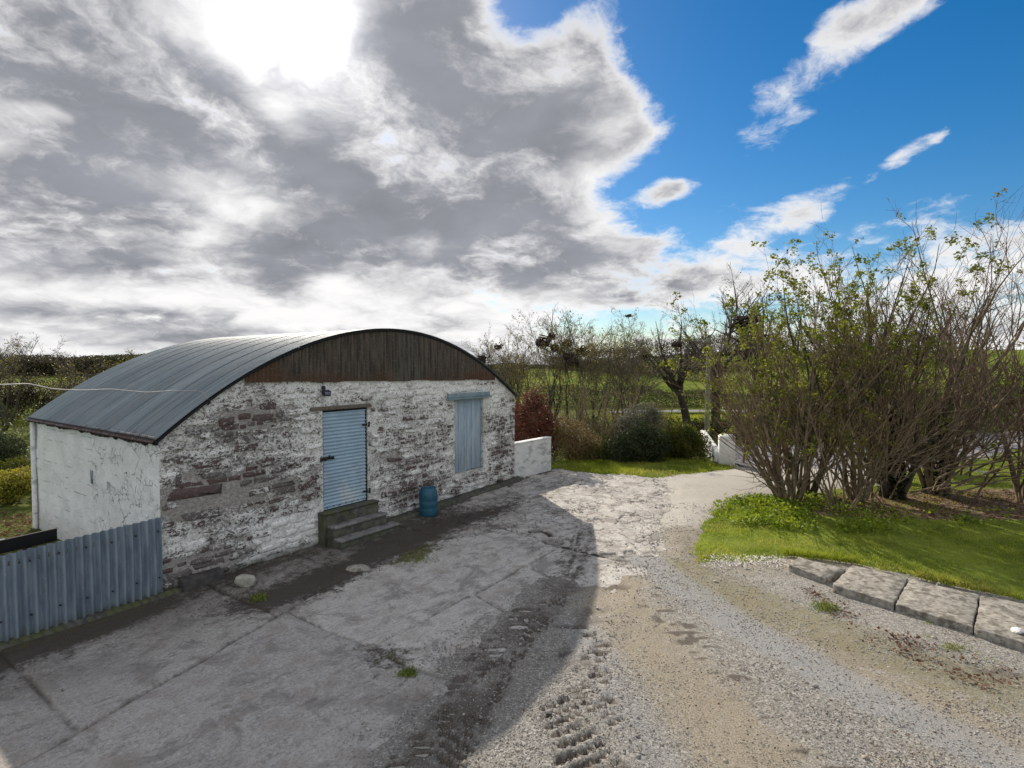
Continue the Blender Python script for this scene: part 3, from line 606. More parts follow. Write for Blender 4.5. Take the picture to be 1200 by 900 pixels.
def rubble():
    rs = random.Random(5); L = []
    special = [(0.54, 1.475, 0.96, 0.2), (0.62, 1.10, 0.66, 0.15), (0.72, 1.90, 0.5, 0.1), (0.17, 1.76, 0.26, 0.22), (0.85, 1.70, 0.5, 0.09), (1.6, 1.30, 0.42, 0.13)]
    for s, z, w, h in special: L.append((s, z, w, h, 0.03))
    z = 0.02
    while z < 3.35:
        h = rs.choice((0.07, 0.09, 0.10, 0.12, 0.14, 0.17)); s = rs.uniform(-0.2, 0.0)
        while s < BW:
            w = min(0.62, h * rs.uniform(1.2, 4.2)); hh = h * rs.uniform(0.72, 1.0)
            c = s + w / 2; zz = z + h / 2 + 0.02 * c * 0.9 + rs.uniform(-0.03, 0.03); a, e = max(0.015, s), min(BW - 0.015, s + w); s += w + rs.uniform(0.012, 0.05)
            if e - a < 0.07: continue
            c, w = (a + e) / 2, e - a
            lim = float(arch(c - w / 2)) if c < 4.6 else float(arch(c + w / 2))
            if 1.2 < c < 8.5: lim = min(lim, float(GZ(c)) - 0.0)
            if zz + hh / 2 > lim - 0.03: continue
            bad = False
            for o in (DOOR, WIN):
                if a < o[1] + 0.01 and e > o[0] - 0.01 and zz + hh / 2 > o[2] - 0.01 and zz - hh / 2 < o[3] + 0.1: bad = True
            for q in special:
                if abs(c - q[0]) < (w + q[2]) / 2 - 0.02 and abs(zz - q[1]) < (hh + q[3]) / 2 - 0.02: bad = True
            if bad or rs.random() < 0.04: continue
            L.append((c, zz, w, hh, rs.choice((0.006, 0.014, 0.02, 0.028, 0.04))))
        z += h + rs.uniform(0.008, 0.02)
    def seen(q):
        p = W(q[0], 0, q[1]); return q[2] * q[3] / (p[1] ** 2.6)
    L.sort(key=seen, reverse=True)
    rest = G()
    for i, (s, z, w, h, d) in enumerate(L):
        d = d + float(disp(np.array(s), np.array(z))) * 0.9
        v, q, t = stone_mesh(s, z, w, h, d, rs)
        if i < 296: mk('stone', v, [np.array(q), np.array(t)], M['stone'], barn)
        else: rest.add(v, q, t)
    rest.out('rubble', M['stone'], barn, kind='stuff')
    return len(L)
rubble()

# roof: ten curved corrugated sheets side by side
def roof_sheet(t0, width):
    nt = 49; ns_ = 46; ss = np.linspace(-0.09, BW + 0.05, ns_); tt = np.linspace(0, width, nt)
    S, T = np.meshgrid(ss, tt, indexing='ij'); dz = np.gradient(arch(ss), ss); nx = -dz / np.hypot(dz, 1); nz = 1 / np.hypot(dz, 1)
    h = 0.045 + 0.008 * np.cos(2 * math.pi * T / (width / 8)) + 0.002 * (1 - T / width)
    S2 = S + nx[:, None] * h; Z2 = arch(S) + nz[:, None] * h
    return Wa(S2, -t0 - T, Z2).reshape(-1, 3), gridfaces(ns_, nt)
wd = (BD + 0.22) / 10
v, f = roof_sheet(-0.09, wd); r0 = mk('roof_sheet', v, f, M['roof'], barn, smooth=True)
for k in range(1, 10):
    o = r0.copy(); COL.objects.link(o); o.location = (-NV[0] * wd * k, -NV[1] * wd * k, 0)
# dark tube painting the overhang's shade under the front of the roof and the rusted eaves
ss = np.linspace(-0.08, BW + 0.04, 60); dz = np.gradient(arch(ss), ss)
pts = Wa(ss, 0.055, arch(ss) + 0.012); v, f = tubes([(pts, np.full(60, 0.024))], 6); mk('verge_shade', v, f, M['dark_gap'], barn, smooth=True)
def eaves(s0, z0):
    nn = np.linspace(0.05, -BD - 0.05, 80); g = G(); rr = random.Random(3); row = []
    for q in nn:
        dp = 0.05 + 0.05 * rr.random() * (1 if rr.random() > .4 else 0.2); row.append([W(s0 - 0.05, q, z0 + 0.04), W(s0 - 0.075, q, z0 - dp * 0.4), W(s0 - 0.03, q, z0 - dp), W(s0 + 0.02, q, z0 - dp * 0.9)])
    v = [p for r in row for p in r]; g.add(v, [(i * 4 + j, i * 4 + j + 1, i * 4 + 5 + j, i * 4 + 4 + j) for i in range(79) for j in range(3)])
    g.out('gutter', M['rust_edge'], barn, label='rusted ragged eaves edge over the side wall')
eaves(-0.03, 2.36)
g = G()
for a in (0.0, 0.09): g.lathe([(0.035, -0.2), (0.035, 2.3)], W(-0.05, -BD + 0.06 + a * 0.9, 0), 10)
g.out('drainpipe', M['low_wall'], barn, smooth=True)

# vertical sheets closing the arch
def gable_sheets():
    s0, s1 = 1.36, 8.36; n = 11; w = (s1 - s0) / n
    for k in range(n):
        ss = np.linspace(s0 + k * w - 0.012, s0 + (k + 1) * w + 0.012, 55); nn = 0.036 + 0.016 * np.cos(2 * math.pi * (ss - s0) / 0.0795) + (0.004 if k % 2 else 0)
        b_ = GZ(ss) - 0.03 + 0.012 * math.sin(k * 2.3); t_ = np.maximum(arch(ss) + 0.015, b_ + 0.01)
        v = np.concatenate([Wa(ss, nn, b_), Wa(ss, nn, t_)]); f = np.array([(i, i + 1, 55 + i + 1, 55 + i) for i in range(54)])[:, ::-1]
        mk('gable_sheet', v, f, M['gable'], barn, smooth=True)
gable_sheets()

# door
a, c, z0, z1 = DOOR
ss = np.linspace(a + 0.03, c - 0.03, 14); zs = np.linspace(z0 + 0.03, z1 - 0.04, 27 * 6 + 1)
S, Z = np.meshgrid(ss, zs, indexing='ij'); Nn = -0.035 + 0.011 * np.sin(2 * math.pi * (Z - z0) / ((z1 - z0 - 0.07) / 27)) + 0.006 * (fbm(S * 2, Z * 2, 8) - 0.5)
g = G(); g.add(Wa(S, Nn, Z).reshape(-1, 3), gridfaces(14, len(zs))[:, ::-1].tolist())
door = g.out('door', M['door_blue'], barn, smooth=True)
g = G()
for b0, b1 in (((a, -0.10, z0), (a + 0.032, -0.03, z1)), ((c - 0.032, -0.10, z0), (c, -0.03, z1)), ((a + 0.032, -0.10, z1 - 0.045), (c - 0.032, -0.03, z1)), ((a + 0.032, -0.1, z0), (c - 0.032, -0.05, z0 + 0.03))): g.box(W, b0, b1)
g.out('door_frame', M['dark_gap'], barn)
g = G(); g.box(W, (a - 0.04, -0.02, 1.655), (a + 0.26, 0.01, 1.695)); g.box(W, (a + 0.02, 0.01, 1.64), (a + 0.08, 0.02, 1.71)); g.box(W, (a + 0.2, 0.01, 1.645), (a + 0.25, 0.02, 1.705)); g.box(W, (a - 0.06, -0.01, 1.64), (a - 0.02, 0.03, 1.71)); g.box(W, (a + 0.12, 0.01, 1.67), (a + 0.14, 0.045, 1.74))
g.out('bolt', M['black_iron'], door)
for z in (0.86, 2.26):
    g = G(); g.box(W, (c - 0.12, -0.018, z - 0.02), (c + 0.05, -0.006, z + 0.02)); g.lathe([(0.022, -0.05), (0.022, 0.05)], W(c + 0.03, 0.012, z), 10)
    g.out('hinge', M['black_iron'], door)
for k in range(7):
    g = G(); g.lathe([(0.014, 0), (0.01, 0.006)], (0, 0, 0), 8); p = W(a + 0.1 + 0.15 * k, -0.02, z0 + 0.06 + 0.012 * (k % 2))
    g.v = [tuple(np.array(p) + np.array([NV[0], NV[1], 0]) * q[2] + np.array([U[0], U[1], 0]) * q[0] + np.array([0, 0, q[1]])) for q in g.v]; g.out('nail', M['black_iron'], door)
g = G(); g.box(W, (2.62, -0.05, 2.625), (4.06, 0.035, 2.70)); bevel(g.out('door_lintel', M['old_timber'], barn), 0.008)

# boarded window
a, c, z0, z1 = WIN
shut = mk('window_shutter', *(lambda g: (g.v, np.array(g.q)))((lambda g: (g.box(W, (a + 0.02, -0.12, z0 + 0.1), (c - 0.02, -0.10, z0 + 0.2)), g.box(W, (a + 0.02, -0.12, z1 - 0.25), (c - 0.02, -0.10, z1 - 0.15)), g)[-1])(G())), M['dark_gap'], barn)
ed = [a + 0.015, a + 0.20, a + 0.44, a + 0.53, a + 0.74, a + 0.90, c - 0.015]
for k in range(6):
    g = G(); dz_ = 0.012 * math.sin(k * 5.1); d = 0.006 * math.sin(k * 3.3)
    g.box(W, (ed[k] + 0.005, -0.098 + d, z0 + 0.015 + dz_), (ed[k + 1] - 0.005, -0.06 + d, z1 - 0.01)); bevel(g.out('board', M['shutter_blue'], shut), 0.006, 1)
g = G(); g.box(W, (6.42, -0.06, 2.635), (8.17, 0.10, 2.675)); g.box(W, (6.46, -0.05, 2.677), (8.13, 0.06, 2.79)); bevel(g.out('window_lintel', M['lintel_blue'], barn), 0.008)
# footing strip and foot of the wall
g = G(); ss = np.linspace(4.35, BW + 0.15, 40)
for i in range(39):
    s0, s1 = ss[i], ss[i + 1]; zz = lambda s: 0.019 * s + 0.055 + 0.02 * float(vn(s * 3, 0, 4)); w = lambda s: 0.22 + 0.07 * float(vn(s * 2.2, 3, 9))
    g.hexa([W(s0, -0.01, -0.1), W(s1, -0.01, -0.1), W(s1, w(s1), -0.1), W(s0, w(s0), -0.1), W(s0, -0.01, zz(s0) + 0.02), W(s1, -0.01, zz(s1) + 0.02), W(s1, w(s1), zz(s1)), W(s0, w(s0), zz(s0))])
g.out('footing', M['step'], barn)

# floodlight over the door
lamp = thing('wall_floodlight', 'small dark navy floodlight fixed to the wall above the blue door', 'lamp', W(2.9, 0.0, 3.0))
g = G(); g.box(W, (2.87, 0.0, 3.03), (2.94, 0.04, 3.10)); bevel(g.out('junction_box', M['navy'], lamp), 0.006)
g = G(); g.hexa([W(2.83, 0.06, 2.94), W(2.99, 0.06, 2.94), W(2.99, 0.14, 2.90), W(2.83, 0.14, 2.90), W(2.83, 0.07, 3.03), W(2.99, 0.07, 3.03), W(2.99, 0.15, 3.0), W(2.83, 0.15, 3.0)]); bevel(g.out('housing', M['navy'], lamp), 0.01)
g = G(); g.hexa([W(2.845, 0.142, 2.915), W(2.975, 0.142, 2.915), W(2.975, 0.150, 2.913), W(2.845, 0.150, 2.913), W(2.845, 0.150, 2.985), W(2.975, 0.150, 2.985), W(2.975, 0.158, 2.985), W(2.845, 0.158, 2.985)]); g.out('lamp_glass', M['lens'], lamp)
v, f = tubes([(np.array([W(2.82, 0.03, 3.02), W(2.815, 0.08, 2.98), W(2.825, 0.11, 2.95)]), [0.008] * 3), (np.array([W(3.0, 0.03, 3.02), W(3.005, 0.08, 2.98), W(2.995, 0.11, 2.95)]), [0.008] * 3), (np.array([W(2.9, 0.02, 3.10), W(2.88, 0.03, 3.16), W(2.80, 0.03, 3.18)]), [0.008] * 3)], 6); mk('bracket', v, f, M['navy'], lamp)

# steps up to the door
st = thing('concrete_steps', 'three worn mossy concrete steps below the blue corrugated door', 'steps', W(3.45, 0.3, 0))
def rough_box(a, c, name, m):
    g = G(); ss = np.linspace(a[0], c[0], 18); rr = random.Random(int(a[1] * 100 + c[2] * 77)); j = lambda k: rr.uniform(-k, k)
    row = [[W(s, a[1], a[2]), W(s, c[1] + j(.008), a[2]), W(s, c[1] + j(.01), c[2] + j(.008) - 0.012), W(s, c[1] - 0.02 + j(.008), c[2] + j(.004)), W(s, a[1], c[2] + j(.004))] for s in ss]
    v = [p for r in row for p in r]; q = [(i * 5 + k, i * 5 + k + 1, (i + 1) * 5 + k + 1, (i + 1) * 5 + k) for i in range(17) for k in range(4)]
    g.add(v, [tuple(reversed(x)) for x in q]); g.add(row[0], [(0, 1, 2, 3)], [(0, 3, 4)]); g.add(row[-1], [(3, 2, 1, 0)], [(4, 3, 0)])
    return g.out(name, m, st)
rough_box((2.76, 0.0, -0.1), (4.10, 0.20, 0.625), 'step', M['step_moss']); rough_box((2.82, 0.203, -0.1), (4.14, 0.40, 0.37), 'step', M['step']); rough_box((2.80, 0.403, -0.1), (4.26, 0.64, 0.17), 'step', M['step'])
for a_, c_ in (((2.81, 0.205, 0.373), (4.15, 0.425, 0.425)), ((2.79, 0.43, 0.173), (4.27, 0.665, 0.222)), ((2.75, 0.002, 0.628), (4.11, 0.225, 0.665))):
    g = G(); g.box(W, a_, c_); bevel(g.out('tread', M['tread'] if c_[2] < .6 else M['step_moss'], st), 0.012, 2)  # lower two get added pale tops, painting light on the treads

# blue drum
b0 = W(5.36, 0.42, 0.09); dr = thing('plastic_drum', 'dark blue plastic drum standing against the barn wall', 'drum', b0)
pr = [(0.0, 0), (0.165, 0), (0.19, 0.02), (0.2, 0.06), (0.205, 0.18), (0.198, 0.2), (0.205, 0.22), (0.21, 0.34), (0.203, 0.36), (0.21, 0.38), (0.207, 0.5), (0.195, 0.57), (0.17, 0.605), (0.165, 0.64), (0.16, 0.648), (0.148, 0.64), (0.145, 0.62), (0.0, 0.622)]
g = G(); g.lathe(pr, b0, 28, False); g.out('body', M['barrel'], dr, smooth=True)
for dx in (-0.08, 0.08):
    g = G(); g.lathe([(0.034, 0.62), (0.034, 0.645), (0.028, 0.65)], (b0[0] + dx, b0[1] + 0.02, b0[2]), 12); g.out('bung', M['barrel'], dr)

# corrugated fence running on from the corner of the barn
fen = thing('corrugated_fence', 'blue grey upright corrugated metal fence beside the barn corner', 'fence', W(-2.0, 0, 0))
for k in range(6):
    w = 0.80; s1 = -0.01 - k * w; ss = np.linspace(s1 - w - 0.02, s1, 66); nn = 0.03 + 0.030 * np.cos(2 * math.pi * ss / 0.1) + 0.006 * (k % 2)
    zb = 0.02 - 0.01 + 0.0 * ss; zt = 1.2 + 0.04 * ss + 0.006 * math.sin(k * 3)
    rows = [Wa(ss, nn + 0.012 * math.sin(t * 4 + k), zb + (zt - zb) * t) for t in np.linspace(0, 1, 5)]
    v = np.concatenate(rows); f = np.array([(r * 66 + i, r * 66 + i + 1, (r + 1) * 66 + i + 1, (r + 1) * 66 + i) for r in range(4) for i in range(65)])[:, ::-1]
    mk('fence_sheet', v, f, M['fence'], fen, smooth=True)
g = G()
for z in (0.3, 1.0): g.box(W, (-4.8, -0.06, z - 0.03), (-0.02, 0.0, z + 0.03))
g.out('rail', M['old_timber'], fen)
g = G()
for k in range(48):
    for z in (0.3, 1.0):
        g.box(W, (-0.06 - k * 0.1 - 0.011, 0.058, z - 0.011 + 0.01 * math.sin(k * 7)), (-0.06 - k * 0.1 + 0.011, 0.072, z + 0.011 + 0.01 * math.sin(k * 7))) if k % 3 == 0 else None
g.out('nails', M['black_iron'], fen, kind='stuff')
g = G(); ss = np.linspace(-5.2, 0.35, 50)
hh = lambda s: 0.045 + 0.025 * float(vn(s * 2.5, 1, 14)); ww = lambda s: 0.13 + 0.09 * float(vn(s * 1.7, 5, 19))
for i in range(49):
    s0, s1 = ss[i], ss[i + 1]
    g.hexa([W(s0, -0.12, -0.2), W(s1, -0.12, -0.2), W(s1, ww(s1) + 0.05, -0.2), W(s0, ww(s0) + 0.05, -0.2), W(s0, -0.12, hh(s0)), W(s1, -0.12, hh(s1)), W(s1, ww(s1), hh(s1) - 0.02), W(s0, ww(s0), hh(s0) - 0.02)])
g.out('plinth', M['step_moss'], fen)

# black board standing behind it
bk = thing('black_board', 'long black board standing just above the fence at the left edge', 'board', W(-2.4, -0.25, 0))
zt_ = lambda s: 1.27 + 0.035 * (s + 1.2)
g = G(); g.hexa([W(-5, -.29, zt_(-5) - .17), W(-1.19, -.29, zt_(-1.19) - .17), W(-1.19, -.24, zt_(-1.19) - .17), W(-5, -.24, zt_(-5) - .17), W(-5, -.29, zt_(-5)), W(-1.19, -.29, zt_(-1.19)), W(-1.19, -.24, zt_(-1.19)), W(-5, -.24, zt_(-5))]); bevel(g.out('board', M['black_felt'], bk), 0.006)
for q in (-1.5, -3.2, -4.7):
    g = G(); g.box(W, (q - .05, -.36, -.2), (q + .05, -.295, zt_(q) - .02)); g.out('post', M['old_timber'], bk)

# low wall past the far corner
def at(px, py, Y):      # point at depth Y seen under a given pixel of the 1200 x 900 photograph
    p = math.atan(22 / 650); a = (px - 600) / 650; b = (450 - py) / 650; t = Y / (math.cos(p) + b * math.sin(p)); return (a * t, Y, EYE + (b * math.cos(p) - math.sin(p)) * t)
p0, p1 = np.array([0.09, 16.02]), np.array([1.24, 17.52]); d = (p1 - p0) / np.linalg.norm(p1 - p0); pn = np.array([d[1], -d[0]]); Lw = np.linalg.norm(p1 - p0)
ss = np.linspace(0, Lw, 26); zs = np.linspace(0.05, 1.2, 16); S, Z = np.meshgrid(ss, zs, indexing='ij'); o_ = 0.02 * (fbm(S * 3, Z * 6, 44) - 0.5)
v = np.stack([p0[0] + d[0] * S + pn[0] * o_, p0[1] + d[1] * S + pn[1] * o_, Z], -1).reshape(-1, 3)
g = G(); g.add(v, gridfaces(26, 16)[:, ::-1].tolist()); fr = lambda s, n, z: (p0[0] + d[0] * s + pn[0] * n, p0[1] + d[1] * s + pn[1] * n, z)
g.box(fr, (0, -0.2, 0.0), (Lw, -0.012, 1.19)); lw = g.out('low_wall', M['low_wall'], None); tag(lw, 'short flaking white wall continuing from the barn corner', 'wall')
g = G(); g.box(fr, (-0.01, -0.215, 1.192), (Lw + 0.02, 0.015, 1.235)); bevel(g.out('coping', M['low_wall'], lw), 0.015)
# gate pillar and the stub of wall behind it
gp = thing('gate_pillar', 'square white painted gate pillar standing by the road entrance', 'pillar', (7.15, 18.35, 0.2))
fr = lambda x, y, z: (7.15 + x * 0.96 + y * 0.28, 18.4 - x * 0.28 + y * 0.96, 0.17 + z)
g = G(); g.box(fr, (-0.25, -0.25, -0.1), (0.25, 0.25, 0.95)); bevel(g.out('shaft', M['pillar'], gp), 0.03)
g = G(); g.hexa([fr(-.27, -.27, .953), fr(.27, -.27, .953), fr(.27, .27, .953), fr(-.27, .27, .953), fr(-.16, -.16, 1.03), fr(.16, -.16, 1.03), fr(.16, .16, 1.03), fr(-.16, .16, 1.03)]); bevel(g.out('cap', M['pillar'], gp), 0.02)
fr = lambda s, n, z: (7.0 + 0.16 * s - 0.985 * n, 18.7 + 0.985 * s + 0.16 * n, 0.17 + z)
g = G(); g.hexa([fr(0, -.1, -.1), fr(3, -.1, -.1), fr(3, .1, -.1), fr(0, .1, -.1), fr(0, -.1, .42), fr(3, -.1, .8), fr(3, .1, .8), fr(0, .1, .42)])
gw = g.out('gate_wall', M['pillar'], None); bevel(gw, 0.03); tag(gw, 'low sloping white wall running back from the gate pillar', 'wall')

# utility pole
pz = gz1(8.1, 23.0); up = thing('utility_pole', 'slim weathered wooden pole with a short crosspiece among the trees', 'pole', (8.1, 23.0, pz))
pts = np.array([(8.1 + 0.01 * k, 23.0, pz - 0.3 + k * 0.95) for k in range(6)]); v, f = tubes([(pts, np.linspace(0.105, 0.08, 6))], 12); mk('shaft', v, f, M['pole'], up, smooth=True)
g = G(); g.lathe([(0.095, 0), (0.1, 0.03), (0.06, 0.09)], (8.15, 23.0, pz + 4.45), 12); g.out('cap', M['black_iron'], up)
g = G(); g.box(lambda x, y, z: (8.1 + x, 23 + y, pz + z), (-0.32, -0.13, 4.18), (0.16, -0.09, 4.26)); g.out('crosspiece', M['old_timber'], up)
for x in (-0.28, 0.1):
    g = G(); g.lathe([(0.02, 0), (0.035, 0.03), (0.03, 0.08), (0.012, 0.1)], (8.1 + x, 22.89, pz + 4.262), 8); g.out('insulator', M['lens'], up)

# pale cable from the house to the roof edge
cp = [at(-160, 447, 3.6), at(0, 451, 5.0), at(33, 449.5, 5.4), at(62, 456, 5.9), at(95, 457.5, 6.5), at(130, 456, 7.1), at(150, 458, 7.4), at(172, 460, 7.8), at(205, 457.5, 8.4), at(236, 458.5, 8.85), W(0.72, 0.06, 2.93)]
hv, hf = tubes([(np.array([W(0.72, 0.02, 2.86), W(0.72, 0.09, 2.90), W(0.72, 0.07, 2.96)]), [.012] * 3)], 6)
P_ = np.array(cp); tt = np.linspace(0, len(P_) - 1, 60); pts = np.stack([np.interp(tt, np.arange(len(P_)), P_[:, k]) for k in range(3)], 1); pts[1:-1] = (pts[:-2] + 2 * pts[1:-1] + pts[2:]) / 4
v, f = tubes([(pts, np.full(60, 0.006))], 6); cb = mk('overhead_cable', v, f, M['cable'], smooth=True); mk('hook', hv, hf, M['black_iron'], cb); tag(cb, 'pale sagging cable crossing to the edge of the barn roof', 'cable')

# loose stones and block at the foot of the wall
def rock(name, c, size, m, seed, label, cat, squash=0.7):
    rr = np.random.default_rng(seed); import bmesh
    bm = bmesh.new(); bmesh.ops.create_icosphere(bm, subdivisions=2, radius=1)
    pl = [rr.normal(size=3) for _ in range(9)]; pl = [(q / np.linalg.norm(q), rr.uniform(0.55, 0.85)) for q in pl]
    for vv in bm.verts:
        p = np.array(vv.co)
        for nq, dq in pl:
            e = p @ nq - dq
            if e > 0: p = p - nq * e * 0.92
        vv.co = (p[0] * size[0], p[1] * size[1], p[2] * size[2])
    me = bpy.data.meshes.new(name); bm.to_mesh(me); bm.free(); me.materials.append(m); o = bpy.data.objects.new(name, me); COL.objects.link(o); o.location = c; return tag(o, label, cat)
rock('loose_rock', (-4.22, 8.66, 0.09), (0.17, 0.13, 0.13), M['rock'], 4, 'pale angular rock lying on the concrete below the stone wall', 'rock')
g = G(); g.hexa([W(0.22, 0.02, -0.05), W(0.88, 0.02, -0.05), W(0.88, 0.20, -0.05), W(0.22, 0.22, -0.05), W(0.22, 0.02, 0.2), W(0.86, 0.02, 0.19), W(0.86, 0.17, 0.16), W(0.24, 0.19, 0.17)]); o = g.out('stone_block', M['dark_block'], None); bevel(o, 0.02); tag(o, 'dark oblong stone block lying against the barn corner foot', 'block')
rock('loose_rock', (-2.62, 9.35, 0.03), (0.22, 0.13, 0.07), M['slab'], 9, 'flat broken concrete lump lying beside the foot of the steps', 'rock')

# ------------------------------------------------------------------ the yard: worn concrete broken into bays and pieces
DRIVE = [(-1.35, 3.0), (-1.25, 4.7), (-1.12, 5.45), (-0.75, 5.9), (-0.85, 6.35), (-0.45, 6.9), (-0.05, 7.4), (0.05, 8.0), (0.3, 8.7), (0.75, 9.1), (1.15, 8.75), (1.7, 8.65), (2.2, 9.3), (2.8, 10.2), (3.0, 11.2), (3.6, 12.6), (4.0, 13.6), (4.2, 14.7), (4.6, 16.6), (8, 18.0), (14, 17.5), (14, 3.0)]
LAWN = [(3.25, 9.62), (4.1, 9.72), (4.75, 9.86), (5.15, 9.98), (6.0, 9.62), (6.6, 9.08), (7.25, 8.45), (8.2, 7.45), (9.4, 6.3), (12, 4.2), (40, 3), (60, 30), (24, 24), (12.5, 17.2), (10.0, 15.2), (8.0, 14.6), (6.4, 14.1), (5.5, 13.7), (4.9, 13.0), (4.3, 12.0), (3.7, 10.8)]
TRACK = [(-1.0, 4.0), (-0.55, 5.3), (-0.3, 6.2), (0.15, 7.3), (0.6, 8.3), (0.95, 9.2), (1.25, 10.4), (1.5, 11.6)]
def yard():
    ss = np.concatenate([np.arange(-5.2, 6, 0.027), np.arange(6, 13.2, 0.034)]); nn = np.arange(-0.05, 8.6, 0.027)
    S, Nn = np.meshgrid(ss, nn, indexing='ij'); w1 = (fbm(S * 1.6, Nn * 1.6, 61, 5, 0.6) - 0.5); w2 = (fbm(S * 1.6 + 40, Nn * 1.6, 62, 5, 0.6) - 0.5)
    s, n = S + w1 * 0.10, Nn + w2 * 0.10
    lineA = np.where(s < 1.57, 2.27 - 0.28 * s, 1.83 - 0.03 * (s - 1.57))
    lab = np.zeros(S.shape, int); dist = np.full(S.shape, 9.0)
    A = n < lineA
    lab = np.where(A, 1 + (s > -1.9) + (s > 0.6) + (s > 2.2) + (s > 4.4), lab)
    for c in (-1.9, 0.6, 2.2, 4.4): dist = np.where(A, np.minimum(dist, np.abs(s - c)), dist)
    dist = np.minimum(dist, np.abs(n - lineA))
    Bm = (~A) & (s < 0.78); lab = np.where(Bm, 6 + (n > 5.2), lab); dist = np.where(~A, np.minimum(dist, np.abs(s - 0.78)), dist)
    C = (~A) & (s >= 0.78) & (n < 3.85); lab = np.where(C, 8 + (s > 3.4), lab); D = (~A) & (s >= 0.78) & (n >= 3.85); lab = np.where(D, 10 + (s > 2.6) + (s > 4.0), lab)
    dist = np.where(s > 0.78, np.minimum(dist, np.abs(n - 3.85)), dist)
    for c in (2.6, 4.0): dist = np.where(D, np.minimum(dist, np.abs(s - c + (n - 4.5) * 0.3)), dist)
    # right of s = 5.3 the slab is crazed into pieces
    rs = np.random.default_rng(8); cell = 0.62; gx = int(8.2 / cell) + 2; gy = int(8.8 / cell) + 2
    sx = 5.2 + (np.arange(gx)[:, None] + rs.random((gx, gy))) * cell; sy = -0.3 + (np.arange(gy)[None, :] + rs.random((gx, gy))) * cell
    w3 = S + w1 * 1.0; w4 = Nn + w2 * 1.0; ci = np.floor((w3 - 5.2) / cell).astype(int); cj = np.floor((w4 + 0.3) / cell).astype(int)
    f1 = np.full(S.shape, 9.0); f2 = np.full(S.shape, 9.0); idv = np.zeros(S.shape, int)
    for di in (-1, 0, 1):
        for dj in (-1, 0, 1):
            a = np.clip(ci + di, 0, gx - 1); b_ = np.clip(cj + dj, 0, gy - 1); q = np.hypot(w3 - sx[a, b_], w4 - sy[a, b_])
            cl = q < f1; f2 = np.where(cl, f1, np.minimum(f2, q)); idv = np.where(cl, a * gy + b_, idv); f1 = np.minimum(f1, q)
    vd = (f2 - f1) * 0.5 + 0.04 * sstep(fbm(S * 1.4 + 9, Nn * 1.4, 67), 0.54, 0.64); Vz = (s > 5.3); lab = np.where(Vz, 100 + idv, lab); dist = np.where(Vz, vd, np.minimum(dist, np.abs(s - 5.3) + 0.01))
    XY = Wa(S, Nn, 0); X, Y = XY[..., 0], XY[..., 1]
    wdt = np.where(Vz, 0.006 + 0.018 * vn(S * 1.3, Nn * 1.3, 71) ** 2, 0.010 + 0.02 * vn(S * 1.3, Nn * 1.3, 71)); crack = np.exp(-(dist / wdt) ** 2)
    Z = gz(X, Y) + 0.02 * (fbm(S * 0.8, Nn * 0.8, 73) - 0.5) + 0.008 * (fbm(S * 6, Nn * 6, 74, 3) - 0.5) - 0.032 * crack
    tilt = hash2(lab, lab * 0, lab * 0, 5) - 0.5; Z = Z + tilt * 0.009
    dirt = np.clip((crack * 1.2 + 0.5 * np.exp(-(dist / 0.06) ** 2) * sstep(vn(S * 2, Nn * 2, 76), 0.35, 0.8)) * (0.35 + 0.75 * sstep(fbm(S * 0.9, Nn * 0.9, 75), 0.35, 0.6)), 0, 1)
    # soil, leaf mould and moss gathered along the wall
    edge = 1.35 + 0.55 * np.sin(S * 0.9 + 0.3) * 0.35 + 0.25 * (fbm(S * 1.1, Nn, 77) - 0.5)
    soil = 0.95 * np.exp(-((Nn - edge) / 0.5) ** 2) * sstep(S, -0.4, 1.2) * sstep(S, 7.5, 4.5) + 0.8 * np.exp(-((Nn - 0.5) / 0.28) ** 2) * sstep(S, 0.4, -1.2) + 0.5 * sstep(Nn, 1.0, 0.15) * sstep(S, 8.6, 5.5) + 0.55 * np.exp(-((Nn - 1.5) / 0.4) ** 2) * np.exp(-((S - 7) / 1.4) ** 2)
    soil = soil + 0.55 * np.exp(-((S - 0.75) / 0.35) ** 2 - ((Nn - 4.15) / 0.45) ** 2) + 0.3 * sstep(S, -1.2, -2.6) * np.exp(-((Nn - 1.0) / 0.7) ** 2)
    soil = (soil + 0.22 * sstep(Nn, 2.4, 0.8) * sstep(S, 9, 5)) * (0.75 + 0.6 * fbm(S * 1.2, Nn * 1.2, 78))
    # dragged tyre dirt fanning over the bay
    ar = np.abs(np.hypot(S - 6.5, Nn + 1.6) - 4.2); soil = soil + 0.36 * sstep(ar, 0.9, 0.1) * sstep(vn(np.hypot(S - 6.5, Nn + 1.6) * 9, S * 0.6, 79), 0.45, 0.8) * sstep(S, 2.2, 3.4) * sstep(Nn, 0.8, 1.6)
    d1, r1, sd1 = sdline(X, Y, TRACK); soil = np.maximum(soil, 0.62 * sstep(d1, 0.42, 0.12) * sstep(Y, 12.6, 11.0) * sstep(Y, 8.0, 8.8) * (0.6 + 0.6 * vn(sd1 * 22, r1 * 0.7, 81)))
    moss = 0.9 * np.exp(-((S - 3.4) / 0.7) ** 2 - ((Nn - 1.95) / 0.28) ** 2) + 0.6 * np.exp(-((S - 0.8) / 0.3) ** 2 - ((Nn - 4.2) / 0.3) ** 2) + 0.5 * np.exp(-((Nn - 0.32) / 0.12) ** 2) * sstep(S, 0.3, -0.5) + 0.35 * np.exp(-((S - 4.6) / 1.2) ** 2 - ((Nn - 1.7) / 0.3) ** 2)
    Z = Z + 0.012 * np.clip(soil, 0, 1) * fbm(S * 9, Nn * 9, 80, 3)
    v = np.stack([X, Y, Z], -1).reshape(-1, 3); f = gridfaces(len(ss), len(nn))[:, ::-1]
